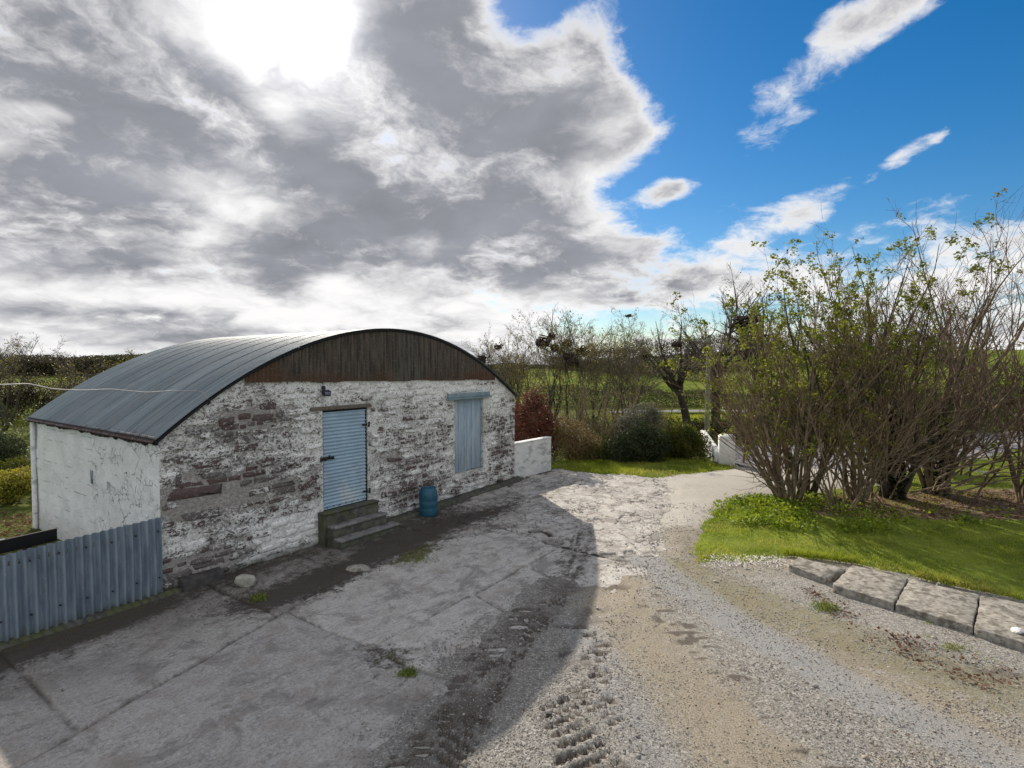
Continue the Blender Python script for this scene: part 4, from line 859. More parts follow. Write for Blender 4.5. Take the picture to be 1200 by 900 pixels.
    fl = lab.reshape(-1)[f[:, 0]]; cx = v[f].mean(1); sn = toSN(cx[:, 0], cx[:, 1])
    sd = sdpoly(cx[:, 0], cx[:, 1], DRIVE); keep = (sd < 0.45) & (cx[:, 1] > 2.0) & (sn[0] < 12.6 - 0.08 * sn[1] + 0.3 * (vn(sn[1] * 1.5, sn[1] * 0, 3) - .5))
    base = np.array([W(-5.2, -0.3, -0.06), W(13, -0.3, 0.12), W(13, 8.6, 0.12), W(-5.2, 8.6, -0.06)])
    root = thing('concrete_yard', 'x', 'x', (0, 0, 0)); del root['label'], root['category']; root['kind'] = 'structure'
    foot_dark = np.clip(0.95 * sstep(Nn, 2.3, 0.5) * sstep(S, 10, 5) + 0.95 * sstep(S, 0.6, -0.6) * sstep(Nn, 2.0, 0.6) + 0.4 * sstep(S, -0.2, -2.5) * sstep(Nn, 3.6, 1.4), 0, 1)  # darkens the concrete toward the foot of the wall and fence
    tone = np.where(lab < 8, 0.35 + 0.2 * hash2(lab, lab * 0, lab * 0, 9), 0.85 + 0.15 * hash2(lab, lab * 0, lab * 0, 9)) * np.ones(S.shape)
    A_ = {'tone': tone.reshape(-1), 'foot_dark': foot_dark.reshape(-1), 'dirt': dirt.reshape(-1), 'soil': soil.reshape(-1), 'moss': moss.reshape(-1)}
    for k in np.unique(fl[keep]):
        vv, ff, u = submesh(v, f, keep & (fl == k))
        if len(ff) < 6: continue
        mk('concrete_panel' if k < 100 else 'concrete_piece', vv, ff, M['concrete'], root, smooth=True, attrs={q: a[u] for q, a in A_.items()})
    sb = np.linspace(-5.2, 13, 60); nb = np.linspace(-0.3, 8.6, 30); S, Nn = np.meshgrid(sb, nb, indexing='ij'); XY = Wa(S, Nn, 0); v = XY.copy(); v[..., 2] = gz(XY[..., 0], XY[..., 1]) - 0.035
    mk('joint_soil', v.reshape(-1, 3), gridfaces(60, 30)[:, ::-1], M['joint_soil'], root)
yard()

# ------------------------------------------------------------------ the gravel drive, thinning out over the concrete
TRACK2 = [(1.0, 3.6), (0.75, 4.8), (0.65, 5.6), (0.75, 6.6), (1.15, 7.7), (1.6, 8.6)]
def sd_drive(X, Y):
    return np.minimum(sdpoly(X, Y, DRIVE), -sdpoly(X, Y, LAWN))
def drive_masks(X, Y):
    d1, r1, sd1 = sdline(X, Y, TRACK); wid = 0.34 - 0.10 * sstep(Y, 8.8, 11)
    mud = 0.8 * sstep(d1, wid + 0.45, wid - 0.25) * (0.35 + 0.75 * fbm(X * 2, Y * 2, 91)) * sstep(Y, 12.0, 10.8)
    d2, r2, sd2 = sdline(X, Y, TRACK2); mud2 = 0.95 * sstep(d2, 0.5, 0.1) * sstep(fbm(X * 2.4, Y * 2.4, 92), 0.36, 0.62)
    dl, _, _ = sdline(X, Y, [(2.3, 3.8), (2.0, 5.2), (1.75, 6.7), (1.5, 8.0), (1.7, 8.9)])
    tan = 0.85 * sstep(dl, 1.1, 0.1)
    do, _, _ = sdline(X, Y, [(4.6, 4.6), (4.3, 5.6), (3.9, 6.9), (3.2, 8.2), (3.0, 9.3), (3.6, 11.2)]); tan = np.maximum(tan, 0.72 * sstep(do, 1.0, 0.1))
    tan = np.maximum(tan, 0.55 * sstep(Y, 12, 10.5) * sstep(X, 2.6, 3.0) * sstep(Y, 8.6, 9.2))
    pale = sstep(Y, 10.5, 12.5) * 0.9
    d3, _, _ = sdline(X, Y, [(2.9, 4.2), (2.55, 5.6), (2.25, 7.0), (2.0, 8.2)]); mud3 = 0.95 * sstep(d3, 0.4, 0.1) * sstep(fbm(X * 3.2, Y * 14, 93), 0.55, 0.66)
    b1, b2 = bars(X, Y, d1, r1, sd1, d2, r2, sd2)
    lit_ = 0.62 * sstep(sdline(X, Y, [(3.6, 8.0), (4.6, 6.9), (5.8, 5.9), (7.0, 5.2)])[0], 0.55, 0.1) * sstep(fbm(X * 1.8, Y * 1.8, 94), 0.4, 0.6)
    return np.maximum.reduce([mud, mud2 * 0.6, mud3, 1.4 * b1, 1.7 * b2, lit_]), tan, pale, (d1, r1, sd1), (d2, r2, sd2), d3
def bars(X, Y, d1, r1, s1, d2, r2, s2):
    # lugs pressed by tractor tyres: short slanting pits
    w = fbm(X * 3, Y * 3, 104, 3) * 2.2
    b1 = sstep(np.sin((r1 + np.abs(s1) * 0.55) * 2 * math.pi / 0.13 + w), 0.2, 0.8) * sstep(d1, 0.42, 0.26) * sstep(Y, 9.6, 7.5) * sstep(fbm(X * 6, Y * 6, 101, 3), 0.38, 0.58)
    b2 = sstep(np.sin((r2 - s2 * 0.45) * 2 * math.pi / 0.15 + w * 1.6), 0.2, 0.8) * sstep(d2, 0.5, 0.3) * sstep(Y, 8.2, 6.6) * sstep(fbm(X * 4, Y * 4, 102, 3), 0.36, 0.54)
    return b1, b2
def drive_height(X, Y, mk_=None):
    if mk_ is None: mk_ = drive_masks(X, Y)
    mud, tan, pale, (d1, r1, s1), (d2, r2, s2), d3 = mk_
    sd = sd_drive(X, Y) + 0.6 * (fbm(X * 1.7, Y * 1.7, 95, 6, 0.62) - 0.5) + 0.25 * (fbm(X * 7, Y * 7, 107, 4, 0.6) - 0.5)
    th = 0.045 * np.tanh(sd * 2.6)
    big = 0.035 * (fbm(X * 1.3, Y * 1.3, 96, 3) - 0.5) + 0.022 * (fbm(X * 9, Y * 9, 97, 4, 0.6) - 0.5)
    rut = -0.03 * np.exp(-(d1 / 0.3) ** 2) * sstep(Y, 11, 8) - 0.025 * np.exp(-(d2 / 0.25) ** 2)
    b1, b2 = bars(X, Y, d1, r1, s1, d2, r2, s2); tread = 0.016 - 0.046 * b1 * (0.6 + 0.8 * fbm(X * 14, Y * 14, 105, 3)); tread = tread * sstep(d1, 0.55, 0.3) * sstep(Y, 10, 8); tread2 = (0.022 - 0.075 * b2 * (0.6 + 0.8 * fbm(X * 14, Y * 14, 106, 3))) * sstep(d2, 0.65, 0.35) * sstep(Y, 8.6, 7)
    tread3 = np.maximum(0, np.sin(Y * 2 * math.pi / 0.3 + X * 3 + 4 * vn(X * 2, Y * 2, 100))) * 0.02 * sstep(d3, 0.28, 0.1) * sstep(vn(X * 2.5, Y * 2.5, 103), 0.45, 0.7)
    return gz(X, Y) + th + (big + rut + tread + tread2 + tread3) * sstep(sd, 0.0, 0.25)
def drive():
    ys = 3.2 * (1.0105 ** np.arange(0, 175)); ys = ys[ys < 20]; xs = np.concatenate([np.arange(-1.6, 5.0, 0.032), np.arange(5.0, 14.1, 0.09)])
    X, Y = np.meshgrid(xs, ys, indexing='ij'); mk_ = drive_masks(X, Y); Z = drive_height(X, Y, mk_)
    v = np.stack([X, Y, Z], -1).reshape(-1, 3); f = gridfaces(len(xs), len(ys)); sd = sd_drive(X, Y).reshape(-1)
    keep = sd[f].max(1) > -0.5
    vv, ff, u = submesh(v, f, keep)
    mk('gravel_drive', vv, ff, M['gravel'], smooth=True, kind='structure', attrs={'mud': mk_[0].reshape(-1)[u], 'tan': mk_[1].reshape(-1)[u], 'pale': mk_[2].reshape(-1)[u], 'lane': np.maximum(0.9 * sstep(sdline(X, Y, [(2.35, 9.8), (2.6, 8.8), (3.05, 7.2), (3.7, 5.7), (4.5, 4.4)])[0], 0.6, 0.1), 0.6 * sstep(sdline(X, Y, [(0.9, 7.2), (1.1, 6.0), (1.3, 4.4)])[0], 0.6, 0.1)).reshape(-1)[u], 'olive': (0.8 * sstep(sdline(X, Y, [(3.0, 9.2), (3.7, 7.7), (4.6, 6.4), (6.2, 4.8)])[0], 1.0, 0.2)).reshape(-1)[u]})
drive()
def pebbles():
    r = np.random.default_rng(21); n = 150000
    Y = 3.4 + (r.random(n) ** 1.6) * 10; X = r.uniform(-1.6, 8.0, n); k = (np.abs(X / Y) < 1.02); X, Y = X[k], Y[k]
    mk_ = drive_masks(X, Y); sd = sd_drive(X, Y); lw = sdpoly(X, Y, LAWN)
    pr = sstep(sd, -0.75, 0.3) * (1 - 0.75 * mk_[0]) * (1 - 0.45 * mk_[1]) * (1 - 0.6 * mk_[2]) * sstep(fbm(X * 1.5, Y * 1.5, 111), 0.2, 0.6); pr[lw > 0.05] = 0
    slabs = sdpoly(X, Y, [(4.6, 9.2), (5.0, 9.9), (7.6, 8.1), (9.5, 6.3), (8.6, 5), (5.3, 7.7)]); pr[slabs > -0.02] *= 0
    k = r.random(len(X)) < pr * 0.8; X, Y = X[k], Y[k]; n = len(X)
    Z = np.maximum(drive_height(X, Y), gz(X, Y)) + 0.001
    sz = (0.004 + 0.0085 * r.random(n) ** 2.2) * (1 + 0.06 * (Y - 4)) * (0.7 + 0.9 * fbm(X * 1.1, Y * 1.1, 112)); big = r.random(n) < 0.012; sz[big] *= r.uniform(1.5, 3.2, n)[big]
    o = np.array([(1, 0, 0), (0, 1, 0), (-1, 0, 0), (0, -1, 0), (0, 0, 0.75), (0, 0, -0.5)], float)
    v = o[None] * (1 + 0.5 * (r.random((n, 6, 1)) - 0.5)) + 0.25 * (r.random((n, 6, 3)) - 0.5); a = r.uniform(0, 6.3, n); c, s = np.cos(a)[:, None], np.sin(a)[:, None]
    v = np.stack([v[..., 0] * c - v[..., 1] * s * 0.75, v[..., 0] * s + v[..., 1] * c * 0.75, v[..., 2]], -1) * sz[:, None, None] + np.stack([X, Y, Z], 1)[:, None]
    t = np.array([(0, 1, 4), (1, 2, 4), (2, 3, 4), (3, 0, 4), (1, 0, 5), (2, 1, 5), (3, 2, 5), (0, 3, 5)])
    mk('gravel', v.reshape(-1, 3), (np.arange(n)[:, None, None] * 6 + t[None]).reshape(-1, 3), M['pebble'], kind='stuff')
    return n
pebbles()

# ------------------------------------------------------------------ lawns, verge, road
def bare_mask(X, Y):
    return 1.0 * sstep(sdpoly(X, Y, [(6.3, 12.3), (8.0, 11.9), (12, 11.8), (18, 12.4), (18, 15.2), (12.5, 15.0), (9, 14.4), (6.2, 13.9)]), -0.3, 0.7)
def lawn_sheet(name, poly, step, attrs=True, up=0.03):
    P = np.array(poly); xs = np.arange(P[:, 0].min() - .3, min(P[:, 0].max(), 42) + .3, step); ys = np.arange(P[:, 1].min() - .3, P[:, 1].max() + .3, step)
    X, Y = np.meshgrid(xs, ys, indexing='ij'); sd = sdpoly(X, Y, poly) + 0.55 * (fbm(X * 2.2, Y * 2.2, 121) - 0.5)
    Z = gz(X, Y) + up * sstep(sd, -0.05, 0.25) - 0.05 * sstep(sd, 0.0, -0.2) + 0.03 * (fbm(X * 0.9, Y * 0.9, 122) - 0.5) + 0.015 * (fbm(X * 8, Y * 8, 123, 3) - .5)
    v = np.stack([X, Y, Z], -1).reshape(-1, 3); f = gridfaces(len(xs), len(ys)); keep = sd.reshape(-1)[f].max(1) > -0.12
    vv, ff, u = submesh(v, f, keep)
    mk(name, vv, ff, M['lawn'], smooth=True, kind='structure', attrs={'bare': bare_mask(X, Y).reshape(-1)[u]})
lawn_sheet('lawn', LAWN, 0.14)
VERGE = [(1.25, 17.85), (2.0, 17.0), (2.6, 16.85), (3.2, 16.55), (4.2, 16.35), (5.4, 16.6), (6.6, 17.25), (7.1, 17.7), (6.8, 18.6), (6.2, 19.4), (3.4, 19.2), (1.6, 18.8)]
lawn_sheet('lawn', VERGE, 0.1)
def grass():
    r = np.random.default_rng(31); vs_, fs_ = [], []; off = 0
    for poly, n, lim, hh in ((LAWN, 420000, (3.2, 22, 3.5, 26), 0.05), (VERGE, 40000, (1, 8, 16, 20), 0.07)):
        X = lim[0] + (lim[1] - lim[0]) * r.random(n) ** 1.35; Y = lim[2] + (lim[3] - lim[2]) * r.random(n) ** 1.15; k = (np.abs(X / Y) < 1.0); X, Y = X[k], Y[k]
        sd = sdpoly(X, Y, poly); pr = sstep(sd + 0.55 * (fbm(X * 2.2, Y * 2.2, 121) - 0.5), -0.12, 0.15) * (1 - 0.9 * bare_mask(X, Y) * sstep(fbm(X * 1.5, Y * 1.5, 131), 0.3, 0.55)) * (0.35 + 0.65 * sstep(fbm(X * 0.9, Y * 0.9, 132), 0.3, 0.6))
        k = r.random(len(X)) < pr; X, Y = X[k], Y[k]; n = len(X); h = hh * (0.4 + r.random(n)) * (0.7 + 0.8 * fbm(X * 1.3, Y * 1.3, 133))
        v, f = blades(X, Y, gz(X, Y) + 0.012, h, 0.006 + 0.0009 * Y * (0.5 + r.random(n)), 0.9, r); vs_.append(v); fs_.append(f + off); off += len(v)
    mk('grass', np.concatenate(vs_), np.concatenate(fs_), M['grass'], kind='stuff')
grass()
def flat_sheet(name, poly, m, step=0.5, up=0.01):
    P = np.array(poly); xs = np.arange(P[:, 0].min(), P[:, 0].max() + step, step); ys = np.arange(P[:, 1].min(), P[:, 1].max() + step, step)
    X, Y = np.meshgrid(xs, ys, indexing='ij'); Z = gz(X, Y) + up; v = np.stack([X, Y, Z], -1).reshape(-1, 3); f = gridfaces(len(xs), len(ys)); c = v[f].mean(1); sd = sdpoly(c[:, 0], c[:, 1], poly)
    vv, ff, _ = submesh(v, f, sd > 0); return mk(name, vv, ff, m, smooth=True, kind='structure')
flat_sheet('road', [(7.5, 16.4), (14, 15.6), (16, 17.5), (20, 21), (40, 30), (40, 34), (20, 25.5), (13, 22.8), (8.2, 22.4), (7.5, 19)], M['tarmac'], 0.25, 0.022)
flat_sheet('road', [(6.5, 36.6), (9, 37.3), (14, 37.6), (22, 37.2), (22, 38.6), (14, 39.0), (9, 38.6), (6.5, 37.6)], M['tarmac'], 0.4, 0.16)

# ------------------------------------------------------------------ concrete slabs edging the lawn
def slab(top, h, label, seed, drop=0.0):
    g = G(); rr = random.Random(seed); T = [np.array(p, float) for p in top]; n = 14
    def edge(a, c): return [a + (c - a) * t / n + np.array([rr.uniform(-.01, .01), rr.uniform(-.01, .01), rr.uniform(-.005, .005)]) * (0 < t) for t in range(n)]
    ring = sum([edge(T[i], T[(i + 1) % 4]) for i in range(4)], []); m = len(ring); c = sum(T) / 4
    lo = [p + (p - c) * 0.004 + np.array([0, 0, -0.012 - 0.006 * rr.random()]) for p in ring]; bt = [np.array([p[0], p[1], p[2] - h]) for p in lo]
    inn = [p + (c - p) * 0.02 + np.array([0, 0, 0.005]) for p in ring]; mid = [p + (c - p) * 0.5 + np.array([0, 0, 0.004 + 0.008 * rr.random()]) for p in ring]
    v = inn + ring + lo + bt + mid + [c + np.array([0, 0, 0.008])]
    g.add(v, [(a * m + k, b * m + k, b * m + (k + 1) % m, a * m + (k + 1) % m) for a, b in ((0, 1), (1, 2), (2, 3), (4, 0)) for k in range(m)], [(4 * m + k, 4 * m + (k + 1) % m, 5 * m) for k in range(m)])
    g.q = [tuple(reversed(f)) for f in g.q] ; o = g.out('edging_slab', M['slab'], None)
    import bmesh
    bm = bmesh.new(); bm.from_mesh(o.data); bmesh.ops.recalc_face_normals(bm, faces=bm.faces); bm.to_mesh(o.data); bm.free()
    return tag(o, label, 'slab', 'concrete slabs edging the lawn')
def tp(px, py, z):
    p = math.atan(22 / 650); a = (px - 600) / 650; b = (450 - py) / 650; t = (z - EYE) / (b * math.cos(p) - math.sin(p)); return (a * t, (math.cos(p) + b * math.sin(p)) * t, z)
slab([tp(925, 662, 0.17), tp(966, 678, 0.14), tp(991, 667, 0.19), tp(935, 653, 0.2)], 0.16, 'smallest broken slab tilted at the drive end of the row', 3)
slab([tp(976, 685, 0.16), tp(1047, 707, 0.15), tp(1064, 678, 0.15), tp(999, 662, 0.17)], 0.2, 'pale concrete slab next to the small broken one', 4)
slab([tp(1050, 708, 0.15), tp(1140, 735, 0.15), tp(1147, 697, 0.15), tp(1066, 679, 0.15)], 0.2, 'middle concrete slab between the pale slab and the one with the white stone', 5)
slab([tp(1142, 736, 0.15), tp(1262, 772, 0.15), tp(1262, 719, 0.15), tp(1150, 698, 0.15)], 0.2, 'last concrete slab with a small white stone lying on top', 6)
q = tp(1193, 738, 0.19); rock('white_stone', (q[0], q[1], 0.185), (0.085, 0.07, 0.045), M['white_stone'], 14, 'small white quartz stone resting on the last edging slab', 'stone')

# ------------------------------------------------------------------ weeds, daisies, dead leaves, ground cover
def weed(x, y, h, n, sp, label, m='dry_grass'):
    r = np.random.default_rng(int(x * 100) % 9999); a = r.normal(0, sp, n) + x; b_ = r.normal(0, sp * 0.8, n) + y
    v, f = blades(a, b_, np.full(n, gz1(x, y) + 0.0), h * (0.5 + r.random(n)), np.full(n, 0.014), 1.0, r)
    v2, f2 = quads(np.stack([a[: n // 2], b_[: n // 2], gz1(x, y) + 0.01 + r.random(n // 2) * h * 0.6], 1), 0.04, r, 0.4)
    o = mk('weed_tuft', np.concatenate([v, v2]), [f, f2 + len(v)], M[m]); tag(o, label, 'weed', 'weed tufts on the drive and yard')
weed(*tp(968, 714, 0.03)[:2], 0.12, 220, 0.09, 'bright green weed tuft in front of the pale edging slab')
weed(*tp(1012, 725, 0.02)[:2], 0.05, 60, 0.06, 'small flat weed tuft in gravel near the middle edging slab')
weed(*tp(1085, 748, 0.02)[:2], 0.05, 60, 0.05, 'tiny weed tuft in gravel before the middle slab joint')
weed(*tp(1118, 762, 0.02)[:2], 0.08, 110, 0.09, 'leafy weed tuft in gravel before the last slab')
weed(*tp(1158, 775, 0.02)[:2], 0.05, 90, 0.06, 'faint weed tuft nearest the right frame edge')
weed(*tp(303, 701, 0.02)[:2], 0.06, 160, 0.07, 'vivid green weed tuft beside the pale angular rock')
weed(*tp(478, 788, 0.02)[:2], 0.06, 130, 0.05, 'straggling weed tuft at the broken concrete corner')
weed(*tp(490, 655, 0.05)[:2], 0.05, 120, 0.14, 'mossy weed tuft in dark soil right of the steps')
def scatter(name, n, poly, m, size, z, flat, dens=None, seed=1, layers=0.0):
    r = np.random.default_rng(seed); P = np.array(poly); X = r.uniform(P[:, 0].min(), P[:, 0].max(), n); Y = r.uniform(P[:, 1].min(), P[:, 1].max(), n); sd = sdpoly(X, Y, poly)
    pr = sstep(sd, -0.1, 0.3); pr = pr * (dens(X, Y) if dens else 1); k = r.random(n) < pr; X, Y = X[k], Y[k]; n = len(X)
    Z = gz(X, Y) + z + layers * r.random(n) * (0.4 + fbm(X * 1.4, Y * 1.4, seed + 7)); v, f = quads(np.stack([X, Y, Z], 1), size * (0.5 + r.random(n)), r, flat, 0.75)
    mk(name, v, f, M[m], kind='stuff')
scatter('daisies', 1600, [tp(822, 668, 0)[:2], tp(850, 672, 0)[:2], tp(925, 668, 0)[:2], tp(918, 655, 0)[:2], tp(830, 655, 0)[:2]], 'daisy', 0.028, 0.05, 0.5, seed=41, layers=0.02)
scatter('daisies', 420, [tp(1050, 690, .03)[:2], tp(1200, 708, .03)[:2], tp(1200, 698, .03)[:2], tp(1060, 672, .03)[:2]], 'daisy', 0.03, 0.07, 0.4, lambda X, Y: sstep(fbm(X * 3, Y * 3, 5), 0.5, 0.6), seed=42)
scatter('dead_leaves', 5200, [tp(930, 690, 0)[:2], tp(985, 745, 0)[:2], tp(1080, 790, 0)[:2], tp(1230, 850, 0)[:2], tp(1230, 800, 0)[:2], tp(1110, 765, 0)[:2], tp(1010, 725, 0)[:2], tp(950, 690, 0)[:2]], 'dead_leaf', 0.035, 0.07, 0.7, lambda X, Y: 0.15 + 0.85 * sstep(fbm(X * 2.2, Y * 2.2, 9), 0.42, 0.6), seed=43, layers=0.01)
scatter('dead_leaves', 5200, [tuple(W(s, n, 0)[:2]) for s, n in ((-0.5, 0.7), (0.6, 2.0), (3.6, 2.3), (7, 1.8), (7, 0.6), (4.4, 0.8), (2.5, 0.9))], 'dead_leaf', 0.022, 0.022, 0.7, lambda X, Y: sstep(fbm(X * 2, Y * 2, 19), 0.44, 0.6), seed=44)
scatter('dead_leaves', 5000, [(5.5, 12.6), (9, 11.9), (16, 12.0), (16, 15), (9, 14.4), (5.6, 14)], 'dead_leaf', 0.05, 0.035, 0.7, None, seed=45, layers=0.02)
scatter('ground_cover', 15000, [(4.4, 12.4), (4.7, 11.6), (6.0, 11.1), (7.4, 10.9), (8.6, 11.2), (9.2, 12.4), (8.4, 13.4), (6.8, 14.0), (5.2, 13.6)], 'ground_cover', 0.065, 0.03, 0.45, lambda X, Y: sstep(fbm(X * 1.7, Y * 1.7, 23), 0.36, 0.62) * sstep(X, 9.2, 6.6), seed=46, layers=0.2)
scatter('ground_cover', 6500, [(7.6, 12.0), (8.6, 11.5), (11, 11.4), (17, 11.6), (17, 13.2), (11, 12.7), (8.6, 13.2)], 'ground_cover', 0.07, 0.03, 0.45, lambda X, Y: sstep(fbm(X * 1.1, Y * 1.1, 27), 0.45, 0.6), seed=47, layers=0.16)

scatter('dead_leaves', 2600, [(-0.8, 4.0), (5.0, 4.2), (5.2, 6.6), (3.4, 9.4), (1.6, 9.0), (0.2, 7.4)], 'dead_leaf', 0.02, 0.055, 0.75, lambda X, Y: sstep(fbm(X * 1.6, Y * 1.6, 29), 0.4, 0.6), seed=48)
def edge_tufts():
    r = np.random.default_rng(77); a = np.array([(4.9, 9.95), (5.9, 9.55), (6.5, 9.02), (7.15, 8.42), (7.9, 7.7), (8.9, 6.8)]); n = 5200; t = r.random(n) * 5; i = np.minimum(t.astype(int), 4); f = (t - i)[:, None]; p = a[i] * (1 - f) + a[i + 1] * f + r.normal(0, 0.045, (n, 2)); k = r.random(n) < sstep(fbm(p[:, 0] * 3, p[:, 1] * 3, 78), 0.35, 0.6); p = p[k]; n = len(p)
    v, q = blades(p[:, 0], p[:, 1], gz(p[:, 0], p[:, 1]) + 0.05, 0.05 + 0.13 * r.random(n), np.full(n, 0.012), 1.1, r); mk('grass', v, q, M['grass'], kind='stuff')
    v, q = blades(*(lambda c: (c[:, 0], c[:, 1], gz(c[:, 0], c[:, 1]) + 0.02))(np.concatenate([np.array(tp(px, py, 0.02)[:2]) + r.normal(0, 0.035, (50, 2)) for px, py in ((996, 690), (1049, 716), (1142, 745), (985, 697), (1090, 733))])), 0.03 + 0.06 * r.random(250), np.full(250, 0.011), 1.0, r); mk('grass', v, q, M['dry_grass'], kind='stuff')
edge_tufts()

# ------------------------------------------------------------------ trees, shrubs, hedges
def nrm(v):
    l = math.sqrt(v[0] ** 2 + v[1] ** 2 + v[2] ** 2) + 1e-9; return (v[0] / l, v[1] / l, v[2] / l)
def limb(rs, p, d, L, r0, r1, n, wob, up):
    pts = [p]; d = nrm(d); st = L / n
    for i in range(n):
        d = nrm((d[0] + rs.gauss(0, wob), d[1] + rs.gauss(0, wob), d[2] + rs.gauss(0, wob) * 0.7 + up)); p = (p[0] + d[0] * st, p[1] + d[1] * st, p[2] + d[2] * st); pts.append(p)
    return pts, [r0 + (r1 - r0) * (i / n) for i in range(n + 1)]
def off_dir(rs, d, ang):
    a = nrm((rs.gauss(0, 1), rs.gauss(0, 1), rs.gauss(0, 1))); k = a[0] * d[0] + a[1] * d[1] + a[2] * d[2]; s = nrm((a[0] - k * d[0], a[1] - k * d[1], a[2] - k * d[2]))
    c, q = math.cos(ang), math.sin(ang); return (d[0] * c + s[0] * q, d[1] * c + s[1] * q, d[2] * c + s[2] * q)
def branch_out(rs, parents, n, lr, rr, ang, start, wob, up, seg, rmin=0.0022):
    """n children (or a range) along each parent; lengths follow the parent's own."""
    out = []
    for pts, rad in parents:
        m = len(pts) - 1; L = m * math.dist(pts[0], pts[1])
        for _ in range(rs.randint(*n)):
            t = rs.uniform(start, 0.98); i = min(m - 1, int(t * m)); f = t * m - i; a, b_ = pts[i], pts[i + 1]
            p = tuple(a[k] + (b_[k] - a[k]) * f for k in range(3)); d = nrm(tuple(b_[k] - a[k] for k in range(3))); r = rad[i] + (rad[i + 1] - rad[i]) * f
            l = L * rs.uniform(*lr) * (1.15 - 0.6 * t); r0 = max(rmin, r * rr)
            out.append(limb(rs, p, off_dir(rs, d, R(rs.uniform(*ang))), l, r0, max(rmin * 0.7, r0 * 0.4), seg, wob, up))
    return out
def tips(polys, rs, per, jit, frac=0.45):
    c = []
    for pts, _ in polys:
        for _ in range(per):
            t = 1 - frac * rs.random() ** 1.6; i = min(len(pts) - 2, int(t * (len(pts) - 1))); f = t * (len(pts) - 1) - i; a, b_ = pts[i], pts[i + 1]
            c.append([a[k] + (b_[k] - a[k]) * f + rs.gauss(0, jit) for k in range(3)])
    return np.array(c).reshape(-1, 3)
def parts(root, stems, bark, twigs, twig_m, leaves=None, leaf_m=None, stem_name='trunk', leaf_size=(0.05, 0.09), sides=7, limbs=None, seed=1):
    for s in stems:
        v, f = tubes([s], sides); mk(stem_name, v, f, bark, root, smooth=True)
    if limbs: v, f = tubes(limbs, 5); mk('branches', v, f, bark, root, smooth=True, kind='stuff')
    if twigs: v, f = tubes(twigs, 3); mk('twigs', v, f, twig_m, root, smooth=True, kind='stuff')
    if leaves is not None and len(leaves):
        r = np.random.default_rng(seed); v, f = quads(leaves, r.uniform(*leaf_size, len(leaves)), r, 0.3, 0.62); mk('leaves', v, f, leaf_m, root, kind='stuff')

# the coppiced clump on the right: many stems from each stool
def coppice(x, y, h, n, spread, seed, label, twig='twig_red', leaf=None, per=0, leafbias=0.0, bark='bark_grey', r=0.05, lean=(0, 0), size=(0.05, 0.10), dens=1.0, ivy=False):
    rs = random.Random(seed); z = gz1(x, y) - 0.05; t = thing('coppiced_tree', label, 'tree', (x, y, z), 'many-stemmed trees of the clump beside the lawn'); S_ = []
    for k in range(n):
        a = 2 * math.pi * (k + rs.random() * 0.8) / n; q = rs.uniform(0.25, 1.0) * spread; d = (math.cos(a) * q + lean[0], math.sin(a) * q * 0.8 + lean[1], 1.0)
        S_.append(limb(rs, (x + math.cos(a) * 0.16, y + math.sin(a) * 0.16, z), d, h * rs.uniform(0.72, 1.02), r * rs.uniform(0.55, 1.35), 0.006, 11, 0.10, 0.05))
    l1 = branch_out(rs, S_, (int(7 * dens), int(11 * dens)), (0.25, 0.55), 0.5, (16, 46), 0.06, 0.13, 0.08, 6)
    l2 = branch_out(rs, l1, (2, 4), (0.3, 0.65), 0.6, (20, 60), 0.15, 0.14, 0.06, 4, 0.0044)
    l3 = branch_out(rs, l2, (0, 2), (0.35, 0.75), 0.7, (20, 55), 0.2, 0.12, 0.05, 3, 0.0036)
    lv = None
    if leaf:
        c = tips(l1 + l2 + l3, rs, 1, 0.01, 0.08); z0 = c[:, 2] / h; rr_ = np.random.default_rng(seed); sel = rr_.random(len(c)) < per * (0.55 + 0.45 * fbm(c[:, 0] * 1.1 + c[:, 1], c[:, 2] * 1.1, seed)) * (1 + leafbias * (z0 - 0.5)); c = c[sel]
        lv = (c[:, None] + rr_.normal(0, 0.05, (len(c), 16, 3))).reshape(-1, 3)
    parts(t, S_, M[bark], l2 + l3, M[twig], lv, M[leaf] if leaf else None, 'stem', size, 7, l1, seed)
    if ivy:
        r_ = np.random.default_rng(seed + 5); m = 2600; a = r_.uniform(0, 6.3, m); zz = r_.random(m) ** 0.8 * 2.3; q = 0.28 - 0.05 * zz; v, f = quads(np.stack([x + np.cos(a) * q * r_.uniform(.6, 1.2, m), y + np.sin(a) * q * r_.uniform(.6, 1.2, m), z + zz], 1), r_.uniform(0.06, 0.11, m), r_, 0.2, 0.8); mk('ivy', v, f, M['ivy'], t, kind='stuff')
coppice(6.8, 13.5, 5.3, 13, 0.56, 1, 'leafy many-stemmed tree at the drive end of the clump, stems splitting from the ground', 'twig_brown', 'leaf_spring', 0.44, 1.7, lean=(-0.15, 0), r=0.055)
coppice(7.7, 14.4, 6.0, 9, 0.36, 2, 'taller leafy tree just behind the one at the drive end of the clump', 'twig_brown', 'leaf_spring', 0.42, 1.8, r=0.07, bark='bark_dark')
coppice(8.6, 13.7, 6.0, 9, 0.36, 3, 'olive-budded tree in the middle of the clump with pale crossing stems', 'twig_olive', 'leaf_spring', 0.16, 1.6)
coppice(9.6, 13.9, 6.6, 9, 0.36, 4, 'leafy tree rising from the dark ivy-covered stump in the clump', 'twig_red', 'leaf_spring', 0.44, 1.7, r=0.075, bark='bark_dark', ivy=True)
coppice(11.0, 14.3, 7.2, 10, 0.34, 5, 'tallest bare reddish tree of the clump with upright twigs', 'twig_red', 'leaf_olive', 0.05, bark='bark_grey', r=0.06, dens=1.2, ivy=True)
coppice(12.6, 13.4, 6.8, 10, 0.42, 6, 'bare reddish tree at the right-hand edge of the photo', 'twig_red', None, bark='bark_grey', dens=1.2)
